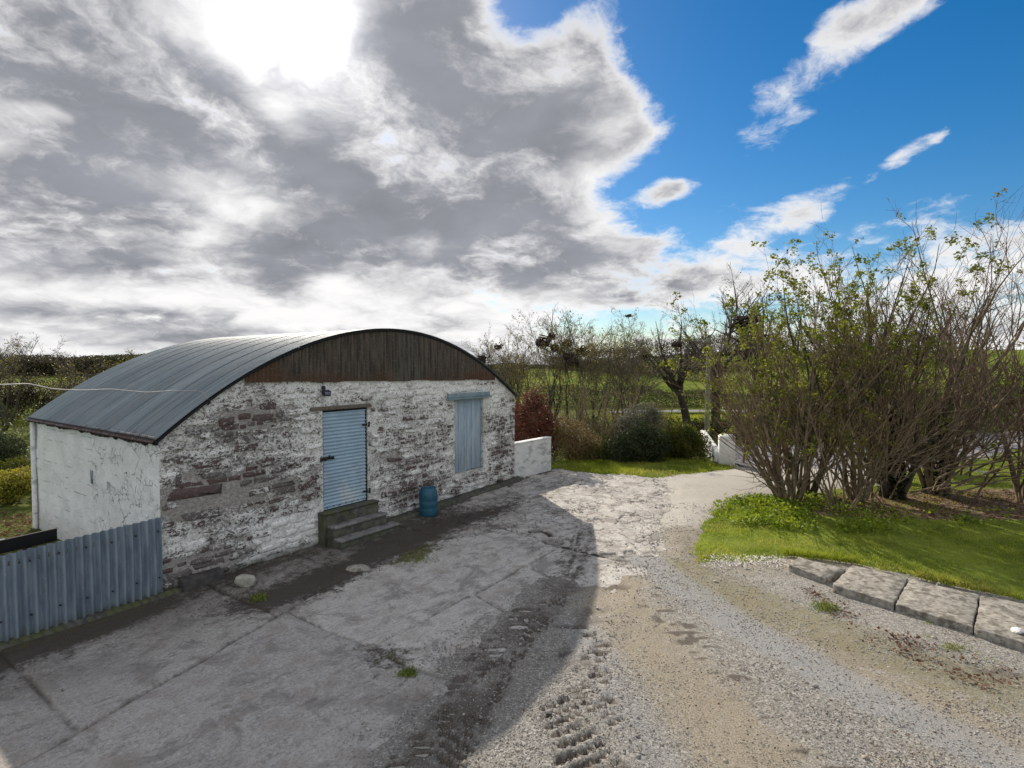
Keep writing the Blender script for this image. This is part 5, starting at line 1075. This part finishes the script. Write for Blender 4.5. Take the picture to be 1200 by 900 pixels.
coppice(10.6, 16.2, 6.6, 10, 0.3, 7, 'bare brown tree standing at the back of the clump over the road', 'twig_brown', 'leaf_olive', 0.1, bark='bark_dark')
coppice(7.6, 12.7, 3.3, 9, 0.62, 8, 'low bushy regrowth with olive buds spreading in front of the clump', 'twig_olive', 'leaf_olive', 0.10, r=0.026, dens=1.1)
def brush(x, y, n, seed, dirs, L, label, m='bark_grey', tw='twig_grey'):
    rs = random.Random(seed); z = gz1(x, y); t = thing('fallen_branch', label, 'branch', (x, y, z), 'low branches sweeping out of the clump'); S_ = []
    for k in range(n):
        d = (dirs[0] + rs.gauss(0, 0.35), dirs[1] + rs.gauss(0, 0.35), dirs[2] + rs.uniform(-0.12, 0.3)); S_.append(limb(rs, (x + rs.gauss(0, 0.35), y + rs.gauss(0, 0.3), z + rs.uniform(0.05, 1.3)), d, L * rs.uniform(0.6, 1.1), rs.uniform(0.014, 0.03), 0.005, 9, 0.07, 0.012))
    l1 = branch_out(rs, S_, (7, 11), (0.2, 0.5), 0.55, (20, 55), 0.15, 0.1, 0.03, 5); l2 = branch_out(rs, l1, (2, 5), (0.3, 0.6), 0.65, (20, 55), 0.2, 0.12, 0.03, 3, 0.003)
    parts(t, S_, M[m], l2, M[tw], None, None, 'limb', sides=6, limbs=l1)
brush(10.2, 13.4, 14, 11, (1.0, -0.25, 0.34), 4.4, 'pale grey limbs sweeping low to the right under the bare trees')
brush(8.4, 13.0, 10, 12, (0.9, -0.3, 0.7), 3.8, 'slanting pale limbs crossing in front of the middle of the clump')
brush(6.5, 13.2, 8, 13, (-0.8, -0.35, 0.35), 1.9, 'thin arching twigs reaching over the gravel at the drive end')
brush(12.0, 12.9, 7, 14, (0.5, -0.5, 0.12), 3.0, 'grey twiggy branches lying low over the bare soil at the right edge')

brush(8.8, 12.9, 9, 15, (0.0, -0.05, 1.0), 3.4, 'upright brown regrowth filling the foot of the clump middle', 'twig_brown', 'twig_brown')
brush(11.6, 13.6, 8, 16, (0.25, -0.1, 1.0), 4.0, 'upright reddish regrowth between the bare reddish trees', 'twig_red', 'twig_red')
brush(6.4, 13.6, 7, 17, (-0.32, 0.0, 1.0), 4.2, 'upright brown regrowth leaning out over the drive end', 'twig_brown', 'twig_brown')

# bare trees
def bare_tree(x, y, h, seed, label, trunk_h=0.35, r=0.2, spread=0.5, n=7, bark='bark_dark', twig='twig_grey', leaf=None, per=0.0, lean=(0, 0), group=None, stems=1, dens=1.0, zoff=0.0):
    rs = random.Random(seed); z = gz1(x, y) - 0.1 + zoff; t = thing('bare_tree', label, 'tree', (x, y, z), group); T = []; l0 = []
    for k in range(stems):
        d = (rs.gauss(0, 0.10 if stems == 1 else 0.22) + lean[0], rs.gauss(0, 0.1) + lean[1], 1.0); tr = limb(rs, (x + (0.25 * rs.gauss(0, 1) if stems > 1 else 0), y, z), d, h * trunk_h * (1 if stems == 1 else rs.uniform(1.2, 2.2)), r, r * (0.72 if stems == 1 else 0.3), 7, 0.06, 0.03)
        tr[1][0] *= 1.35; T.append(tr)
        p, dd = tr[0][-1], nrm(tuple(tr[0][-1][q] - tr[0][-2][q] for q in range(3)))
        for j in range(n if stems == 1 else 3):
            a = 2 * math.pi * (j + rs.random()) / n; q = spread * rs.uniform(0.5, 1.3); l0.append(limb(rs, tr[0][rs.choice((-1, -1, -2, -3))], (math.cos(a) * q + lean[0], math.sin(a) * q + lean[1], rs.uniform(0.6, 1.1)), h * (1 - trunk_h) * rs.uniform(0.6, 1.05), tr[1][-1] * rs.uniform(0.5, 0.85), 0.012, 9, 0.13, 0.05))
    l1 = branch_out(rs, l0, (int(6 * dens), int(9 * dens)), (0.25, 0.55), 0.5, (25, 60), 0.2, 0.12, 0.04, 6, 0.006)
    l2 = branch_out(rs, l1, (4, 7), (0.3, 0.6), 0.55, (25, 60), 0.15, 0.13, 0.04, 4, 0.005); l3 = branch_out(rs, l2, (2, 4), (0.35, 0.7), 0.65, (25, 60), 0.2, 0.14, 0.04, 3, 0.0055)
    lv = None
    if leaf:
        c = tips(l2 + l3, rs, 1, 0.05, 0.4); rr_ = np.random.default_rng(seed); c = c[rr_.random(len(c)) < per]; lv = (c[:, None] + rr_.normal(0, 0.09, (len(c), 3, 3))).reshape(-1, 3)
    parts(t, T, M[bark], l2 + l3, M[twig], lv, M[leaf] if leaf else None, 'trunk', (0.06, 0.12), 9, l0 + l1, seed)
    return t, l0 + l1
RK = 'bare trees of the rookery behind the barn'
rook = [(-1.1, 30, 5.6, 'slender bare rookery tree rising just beyond the barn roof end'), (0.6, 27.5, 5.4, 'bare rookery tree over the copper shrub, with a dark trunk'), (1.9, 29, 6.6, 'bare rookery tree carrying the largest cluster of nests'), (3.3, 27, 6.0, 'bare rookery tree with two lower nests and yellow-green buds'), (4.4, 30, 6.3, 'bare rookery tree between the nest trees and the pale saplings'), (5.9, 29, 6.0, 'thin bare rookery tree left of the gap of open sky')]
rook += [(2.6, 31.5, 6.2, 'bare rookery tree at the back behind the nest cluster'), (-0.2, 33, 5.6, 'far bare rookery tree just right of the roof end'), (5.0, 26.5, 4.9, 'short bare rookery tree over the pale saplings'), (7.2, 32, 5.8, 'faint bare rookery tree under the gap of open sky')]
rk_t = []
for i, (x, y, h, lb) in enumerate(rook): rk_t.append(bare_tree(x, y, h * 0.82, 100 + i, lb, 0.22, 0.085, 0.38, 6, twig='twig_olive' if i % 2 else 'twig_grey', leaf='leaf_olive', per=0.06 if i != 3 else 0.14, group=RK, stems=4, dens=1.25))
bare_tree(9.8, 31.0, 6.6, 201, 'stout bare oak leaning left above the golden green bush', 0.36, 0.24, 0.75, 9, lean=(-0.22, 0), dens=1.2)
bare_tree(10.7, 29.0, 8.4, 202, 'tall dark oak standing behind the utility pole', 0.36, 0.26, 0.55, 9, lean=(-0.02, 0), dens=1.2, leaf='leaf_olive', per=0.05)
bare_tree(12.2, 27.5, 7.0, 203, 'ivy-dark oak seen through the left end of the clump', 0.4, 0.3, 0.5, 8, dens=1.1)
bare_tree(17.5, 28, 7.5, 204, 'bare tree beyond the road seen through the clump middle', 0.35, 0.2, 0.5, 8)
bare_tree(24, 29, 8.0, 205, 'bare tree beyond the road seen through the clump right side', 0.35, 0.22, 0.5, 8)
bare_tree(30, 31, 8.5, 206, 'bare tree beyond the road at the far right edge', 0.35, 0.22, 0.5, 8)
shrub_later = [(14.5, 27, 1.6, 3.0), (18.5, 29, 2.0, 3.4), (22.5, 28, 1.8, 3.2), (27, 30, 2.2, 3.6), (31.5, 31, 2.2, 3.6)]
# left of the barn
for i, (x, y, h, lb) in enumerate([(-30.5, 33, 6.6, 'tall dark bare tree far back at the left edge'), (-25.5, 33.5, 5.8, 'dark bare tree at the back of the left group'), (-23.6, 34, 5.6, 'dark bare tree at the back nearest the barn roof'), (-26.5, 28.5, 5.6, 'bare tree at the left edge beyond the garden'), (-24.4, 29.5, 5.4, 'second bare tree in from the left edge beyond the garden'), (-22.6, 27.5, 4.9, 'bare tree third from the left edge, olive buds'), (-21.8, 30.5, 4.7, 'bare tree nearest the barn roof on its left side'), (-28.5, 31, 6.2, 'bare tree partly cut by the left edge of the photo')]):
    bare_tree(x, y, h * 0.68, 300 + i, lb, 0.3, 0.1, 0.5, 6, twig='twig_grey' if i % 2 else 'twig_olive', leaf='leaf_olive', per=0.06, group='bare trees left of the barn', stems=2, dens=1.0)

# pale saplings and scrub in front of the field
def sapling(x, y, h, seed, label, n=5, m='bark_grey', tw='twig_olive', leaf='leaf_olive', per=0.12):
    rs = random.Random(seed); z = gz1(x, y) - 0.05; t = thing('sapling', label, 'sapling', (x, y, z), 'pale saplings and scrub beyond the verge'); S_ = []
    for k in range(n): S_.append(limb(rs, (x + rs.gauss(0, .22), y + rs.gauss(0, .2), z), (rs.gauss(0, .2), rs.gauss(0, .2), 1), h * rs.uniform(.6, 1), rs.uniform(.02, .04), .006, 8, 0.1, .03))
    l1 = branch_out(rs, S_, (6, 10), (.2, .5), .5, (25, 65), .2, .12, .03, 5, .004); l2 = branch_out(rs, l1, (2, 5), (.3, .6), .6, (25, 60), .2, .13, .02, 3, .0035)
    c = tips(l1 + l2, rs, 1, .04, .5); rr_ = np.random.default_rng(seed); c = c[rr_.random(len(c)) < per]; lv = (c[:, None] + rr_.normal(0, .06, (len(c), 4, 3))).reshape(-1, 3)
    parts(t, S_, M[m], l2, M[tw], lv, M[leaf], 'stem', (.05, .09), 6, l1, seed)
for i, (x, y, h, lb) in enumerate([(2.2, 21.5, 3.0, 'pale sapling directly behind the tan shrub'), (2.9, 20.8, 2.6, 'pale broken-topped sapling right of the tan shrub'), (3.5, 22.0, 3.4, 'sapling with pale forked stems midway along the verge'), (4.1, 21.2, 2.7, 'sapling rising behind the left side of the dark evergreen bush'), (4.9, 22.5, 3.4, 'tall sapling above the middle of the dark evergreen bush'), (5.6, 21.8, 2.6, 'sapling above the right side of the dark evergreen bush'), (1.2, 22.5, 3.2, 'sapling between the copper shrub and the tan shrub'), (6.3, 24.5, 2.2, 'short sapling left of the golden green bush')]):
    sapling(x, y, h, 400 + i, lb)

# leafy shrubs
def shrub(name, x, y, lobes, n, m, label, size=(0.05, 0.1), cat='shrub', twigs=True, seed=1, flat=0.1, z0=None, tw='twig_brown', hollow=0.35):
    """lobes: (dx, dy, dz, rx, ry, rz); leaves thick towards the outside of each lobe, with gaps."""
    r = np.random.default_rng(seed); rs = random.Random(seed); z = (gz1(x, y) if z0 is None else z0); t = thing(name, label, cat, (x, y, z)); P = []
    tot = sum(l[3] * l[4] * l[5] for l in lobes)
    for dx, dy, dz, rx, ry, rz in lobes:
        k = int(n * rx * ry * rz / tot); d = r.normal(size=(k, 3)); d /= np.linalg.norm(d, axis=1, keepdims=True); q = 1 - (1 - hollow) * r.random(k) ** 1.7
        bump = 0.72 + 0.55 * fbm(d[:, 0] * 2.6 + d[:, 2] * 1.7 + seed, d[:, 1] * 2.6 - d[:, 2] * 2.1, seed, 4); d = d * (q * bump)[:, None]; p = np.stack([x + dx + d[:, 0] * rx, y + dy + d[:, 1] * ry, z + dz + d[:, 2] * rz], 1)
        g_ = fbm(p[:, 0] * 5 + p[:, 1] * 3, p[:, 2] * 5 - p[:, 1] * 3, seed + 9, 3); p = p[(g_ > 0.36) & (p[:, 2] > z + 0.01)]; P.append(p)
    P = np.concatenate(P); v, f = quads(P, r.uniform(*size, len(P)), r, flat, 0.6); mk('leaves', v, f, M[m], t, kind='stuff')
    S_ = []
    for dx, dy, dz, rx, ry, rz in lobes:
        for _ in range(9):
            e = (x + dx + rs.gauss(0, .5) * rx, y + dy + rs.gauss(0, .5) * ry, z + dz + rs.uniform(-.1, 1.0) * rz); s0 = (x + dx * .4 + rs.gauss(0, .08), y + dy * .4 + rs.gauss(0, .08), z - .03); dd = tuple(e[q] - s0[q] for q in range(3)); S_.append(limb(rs, s0, dd, math.dist(e, s0), .016, .004, 6, .06, .02))
    l1 = branch_out(rs, S_, (3, 6), (.2, .5), .5, (20, 55), .3, .1, .03, 4, .003); v, f = tubes(S_ + l1, 4); mk('stems', v, f, M[tw], t, smooth=True, kind='stuff')
    return t
shrub('copper_shrub', 0.75, 19.3, [(-.1, 0, 1.2, .75, .7, 1.15), (.45, .1, .9, .6, .6, .9), (-.5, .1, 1.0, .5, .5, .9), (0.1, 0, 2.0, .45, .45, .55)], 12000, 'leaf_red', 'dark copper red shrub rising behind the short white wall', (.05, .1), seed=51, tw='twig_red')
shrub('tan_shrub', 2.15, 19.0, [(0, 0, .7, .6, .55, .75), (.5, .1, .5, .5, .45, .55), (-.4, .1, .95, .45, .45, .7)], 6000, 'leaf_tan', 'tan twiggy shrub with dry foliage right of the short white wall', (.04, .08), seed=52, hollow=.1)
shrub('low_shrub', 3.0, 19.2, [(0, 0, .3, .7, .4, .4), (.6, .1, .3, .4, .35, .35), (-.8, -.1, .22, .4, .3, .3)], 5000, 'undergrowth', 'low mixed green shrub between the tan shrub and the evergreen bush', (.05, .09), seed=53)
shrub('evergreen_bush', 4.3, 18.9, [(0, 0, .5, .85, .6, .62), (-.6, -.1, .35, .5, .5, .48), (.6, 0, .55, .55, .5, .6), (.15, .1, .9, .5, .45, .45)], 15000, 'leaf_dark', 'dark rounded evergreen bush at the back of the verge', (.05, .09), seed=54)
shrub('silver_shrub', 4.75, 20.3, [(0, 0, 1.2, .8, .5, .75), (.45, 0, 1.55, .35, .35, .45), (-.6, .1, 1.0, .5, .4, .5)], 5500, 'leaf_silver', 'silvery leaved shrub showing above the dark evergreen bush', (.05, .1), seed=55, hollow=.1)
shrub('golden_bush', 6.05, 19.6, [(0, 0, .5, .75, .6, .6), (-.45, 0, .45, .5, .5, .5), (.45, -.1, .45, .5, .45, .5), (0, .1, .85, .5, .45, .4)], 12000, 'leaf_bush', 'golden green rounded bush left of the gate pillar', (.05, .09), seed=56)
shrub('roadside_hedge', 9.5, 24.5, [(dx, 0, .45, .8, .5, .55) for dx in (-1.2, -.3, .6, 1.5, 2.4)], 9000, 'hedge_green', 'dark green low hedge behind the gate pillar across the road', (.07, .12), 'hedge', seed=57)
for i, (x, y, w_, h_) in enumerate(shrub_later):
    shrub('thicket', x, y, [(0, 0, h_ * .4, w_, 1.0, h_ * .5), (-w_ * .7, .3, h_ * .3, w_ * .7, .9, h_ * .4), (w_ * .6, .2, h_ * .5, w_ * .7, .9, h_ * .45)], 15000, 'hedge' if i % 2 else 'hedge_green', 'brown-green thicket across the road behind the clump, ' + ('nearest the utility pole', 'second from the pole', 'middle of five', 'fourth from the pole', 'at the right edge')[i], (.06, .13), 'thicket', seed=90 + i, hollow=.05)
for i, (x, y, w_, h_) in enumerate([(-31, 34, 2.2, 3.0), (-27.5, 35, 2.2, 2.9), (-24, 35.5, 2.2, 2.7), (-21, 34, 1.8, 2.2)]):
    shrub('thicket', x, y, [(0, 0, h_ * .4, w_, 1.0, h_ * .5), (-w_ * .7, .3, h_ * .3, w_ * .7, .9, h_ * .4), (w_ * .6, .2, h_ * .5, w_ * .7, .9, h_ * .45)], 15000, 'hedge', 'dark thicket at the back of the garden, ' + ('at the left edge of the photo', 'second from the left edge', 'third from the left edge', 'nearest the barn roof')[i], (.07, .14), 'thicket', seed=190 + i, hollow=.05)
# garden left of the barn
shrub('conifer_bush', -15.6, 16.6, [(0, 0, .55, .85, .7, .75), (-.5, 0, .4, .6, .5, .5)], 9000, 'leaf_dark', 'dark rounded conifer bush in the garden left of the barn', (.05, .1), seed=58)
shrub('yellow_shrub', -12.6, 13.6, [(0, 0, .35, .7, .6, .42), (-.8, .2, .32, .6, .5, .4), (.5, .3, .45, .5, .5, .4), (-1.5, .1, .3, .6, .5, .38)], 12000, 'leaf_yellow', 'yellow leaved garden shrub glowing in sun left of the barn', (.05, .09), seed=59)
shrub('garden_shrub', -13.4, 15.2, [(0, 0, .35, .8, .6, .5), (-1.1, .1, .3, .7, .5, .4), (.9, .3, .3, .6, .5, .4)], 9000, 'leaf_bush', 'olive green garden shrub behind the yellow shrub', (.06, .1), seed=60)
scatter('paving_chips', 2600, [(-13.5, 11.2), (-9.6, 9.6), (-8.8, 10.6), (-11.0, 12.9), (-14.0, 13.0)], 'dead_leaf', .06, -0.02, .8, seed=61)
g = G(); rs = random.Random(4); fr0 = (-8.9, 9.55)
ob = thing('garden_debris', 'broken pale wooden frame lying on the ground behind the fence', 'debris', (-9.6, 10.4, 0))
for (x0, y0, z0, x1, y1, z1) in ((-10.4, 10.6, .02, -9.3, 10.1, .3), (-10.3, 10.15, .02, -9.2, 10.5, .06), (-10.4, 10.3, .3, -9.7, 10.0, .02)):
    v, f = tubes([(np.array([(x0, y0, z0), ((x0 + x1) / 2, (y0 + y1) / 2, (z0 + z1) / 2), (x1, y1, z1)]), [.03] * 3)], 4); mk('bar', v, f, M['pillar'], ob)

# undergrowth at the back of the verge, under the rookery and by the road
def field_scatter(name, n, x0, x1, y0, y1, m, size, h, seed, dens=None):
    r = np.random.default_rng(seed); X = r.uniform(x0, x1, n); Y = r.uniform(y0, y1, n); pr = sstep(fbm(X * .55, Y * .55, seed), .34, .6)
    if dens: pr = pr * dens(X, Y)
    k = r.random(n) < pr; X, Y = X[k], Y[k]; n = len(X); Z = gz(X, Y) + h * r.random(n) * (.2 + 1.1 * fbm(X * .8, Y * .8, seed + 3)); v, f = quads(np.stack([X, Y, Z], 1), r.uniform(*size, n), r, .2, .6); mk(name, v, f, M[m], kind='stuff')
offroad = lambda X, Y: (sdpoly(X, Y, [(7.5, 16.4), (14, 15.6), (20, 21), (40, 30), (40, 34), (20, 25.5), (13, 22.8), (8.2, 22.4)]) < -0.1) * (sdpoly(X, Y, VERGE) < -0.1) * 1.0
field_scatter('undergrowth', 26000, -1, 9, 18.9, 30, 'undergrowth', (.06, .13), .75, 71, offroad)
field_scatter('bramble_patch', 12000, -2, 9, 20, 33, 'leaf_tan', (.05, .1), .9, 72, offroad)
field_scatter('undergrowth', 16000, -32, -17, 20, 34, 'undergrowth', (.07, .14), .9, 73)
field_scatter('undergrowth', 30000, 12, 36, 24, 36, 'undergrowth', (.08, .15), 1.6, 74, offroad)
def far_grass():
    r = np.random.default_rng(75); n = 60000; X = r.uniform(6, 22, n); Y = r.uniform(22.6, 37, n); k = offroad(X, Y) > 0; X, Y = X[k], Y[k]; n = len(X); v, f = blades(X, Y, gz(X, Y) - .03, .06 + .1 * r.random(n), np.full(n, .035), .8, r); mk('grass', v, f, M['grass'], kind='stuff')
far_grass()

# hedges and scrub on the far slope
def hedge(pts, w, h, n, m, label, seed, size=(.3, .6), name='hedge', cat='hedge'):
    n = int(n * (9 if seed in (84, 85, 86, 87) else 5)); size = (size[0] * .5, size[1] * .55)
    r = np.random.default_rng(seed); P = np.array(pts, float); L = np.concatenate([[0], np.cumsum(np.hypot(*(P[1:] - P[:-1]).T))]); t = r.random(n) * L[-1]; X = np.interp(t, L, P[:, 0]) + r.normal(0, w / 3, n); Y = np.interp(t, L, P[:, 1]) + r.normal(0, w / 3, n)
    hh = h * (0.45 + 0.9 * fbm(t * .35, t * 0, seed, 4)); Z = gz(X, Y) - .1 + hh * (1 - r.random(n) ** 1.6); v, f = quads(np.stack([X, Y, Z], 1), r.uniform(*size, n), r, .1, .5); o = mk(name, v, f, M[m]); return tag(o, label, cat, 'hedges across the far fields')
hedge([(12, 100), (26, 96), (44, 92), (70, 88)], 5, 5.0, 9000, 'hedge', 'thick dark hedgerow crossing the far slope beyond the bare oaks', 81)
hedge([(8, 125), (16, 104), (22, 84), (30, 66)], 3, 2.4, 4200, 'hedge', 'brown hedgerow running down the far slope behind the open gap', 82, (.25, .5))
hedge([(-6, 118), (10, 124), (30, 132), (70, 138)], 2, 1.1, 5200, 'hedge', 'thin hedgerow along the skyline of the green field', 83, (.3, .6))
hedge([(2, 44), (8, 45.5), (14, 45.5), (22, 44), (34, 42)], 2.2, 1.5, 5200, 'hedge_green', 'green scrubby hedge along the far side of the distant lane', 84, (.15, .3))
hedge([(-40, 60), (-28, 66), (-14, 70), (0, 72)], 3, 2.6, 5200, 'hedge', 'dark hedgerow on the slope behind the barn roof', 85, (.3, .55))
hedge([(-90, 78), (-74, 84), (-58, 90)], 6, 3.0, 6500, 'hedge', 'dark wooded bank on the hill left of the barn roof', 86, (.35, .7))
hedge([(-62, 88), (-50, 92), (-44, 95)], 6, 3.2, 4500, 'hedge_green', 'olive wooded bank dropping behind the barn roof', 87, (.35, .7))

# rook nests among the branches
def nest(p, s, seed, label):
    rs = random.Random(seed); t = []
    for k in range(70):
        a = rs.uniform(0, 6.3); e = rs.gauss(0, .25); d = (-math.sin(a) + rs.gauss(0, .4), math.cos(a) + rs.gauss(0, .4), e); q = s * rs.uniform(.15, .75); c = (p[0] + math.cos(a) * q, p[1] + math.sin(a) * q, p[2] + rs.gauss(-.1, .38) * s * (1 - q / s * .6)); l = s * rs.uniform(.5, 1.1); d = nrm(d)
        t.append((np.array([[c[i] - d[i] * l / 2 for i in range(3)], [c[i] + rs.gauss(0, .03) for i in range(3)], [c[i] + d[i] * l / 2 for i in range(3)]]), [.02 * s / .3, .026 * s / .3, .016 * s / .3]))
    v, f = tubes(t, 4); o = mk('rook_nest', v, f, M['nest']); tag(o, label, 'nest', 'rook nests in the bare trees')
for i, (px, py, Y, s, lb) in enumerate([(565, 420, 29.5, .3, 'dark stick nest peeping over the right shoulder of the barn roof'), (584, 406, 30, .24, 'small nest on a thin stem just right of the barn roof'), (637, 401, 28.8, .42, 'largest dark nest, left one of the high cluster'), (646, 394, 29.2, .26, 'topmost small nest of the high cluster'), (665, 402, 29, .32, 'nest at the right of the high cluster'), (650, 407, 28.6, .28, 'small nest hanging under the high cluster'), (682, 412, 28, .32, 'nest in the budding tree right of the high cluster'), (666, 418, 27.5, .3, 'lower nest among forked branches of the budding tree'), (673, 425, 27.2, .32, 'lowest nest in the rookery, near the hill skyline'), (755, 416, 30.5, .34, 'lone nest on the leaning oak at the edge of open sky'), (793, 403, 30, .3, 'nest in the upper fork of the tall dark oak'), (878, 378, 24, .62, 'big dark clump of twigs behind the left end of the coppice')]):
    nest(at(px, py, Y), s * 1.12, 500 + i, lb)
# a bird on the wing
bp = at(737, 370.5, 36); bd = thing('flying_bird', 'black rook gliding across the blue gap above the trees', 'bird', bp)
v, f = tubes([(np.array([(bp[0] - .24, bp[1], bp[2] + .01), (bp[0] - .16, bp[1], bp[2]), (bp[0] - .02, bp[1], bp[2] - .01), (bp[0] + .12, bp[1], bp[2]), (bp[0] + .2, bp[1], bp[2] + .02), (bp[0] + .27, bp[1], bp[2])]), [.04, .06, .075, .055, .04, .008])], 8); mk('body', v, f, M['bird'], bd, smooth=True)
for sy, zz in ((-1, .10), (1, .16)):
    a = [(bp[0] + .09, bp[1], bp[2]), (bp[0] + .12, bp[1] + sy * .25, bp[2] + zz), (bp[0] - .02, bp[1] + sy * .55, bp[2] + zz * .9), (bp[0] - .16, bp[1] + sy * .48, bp[2] + zz * .7), (bp[0] - .14, bp[1] + sy * .22, bp[2] + zz * .6), (bp[0] - .1, bp[1], bp[2])]
    lo = [(p[0], p[1], p[2] - .012) for p in a]; mk('wing', a + lo, [np.array([(0, 1, 4, 5), (1, 2, 3, 4), (11, 10, 7, 6), (10, 9, 8, 7)]), np.array([(i, (i + 1) % 6, 6 + (i + 1) % 6, 6 + i) for i in range(6)])], M['bird'], bd)
a = [(bp[0] - .22, bp[1] - .03, bp[2]), (bp[0] - .40, bp[1] - .08, bp[2]), (bp[0] - .40, bp[1] + .08, bp[2]), (bp[0] - .22, bp[1] + .03, bp[2])]; lo = [(p[0], p[1], p[2] - .01) for p in a]
mk('tail', a + lo, [np.array([(0, 1, 2, 3), (7, 6, 5, 4)])] + [np.array([(i, (i + 1) % 4, 4 + (i + 1) % 4, 4 + i) for i in range(4)])], M['bird'], bd)
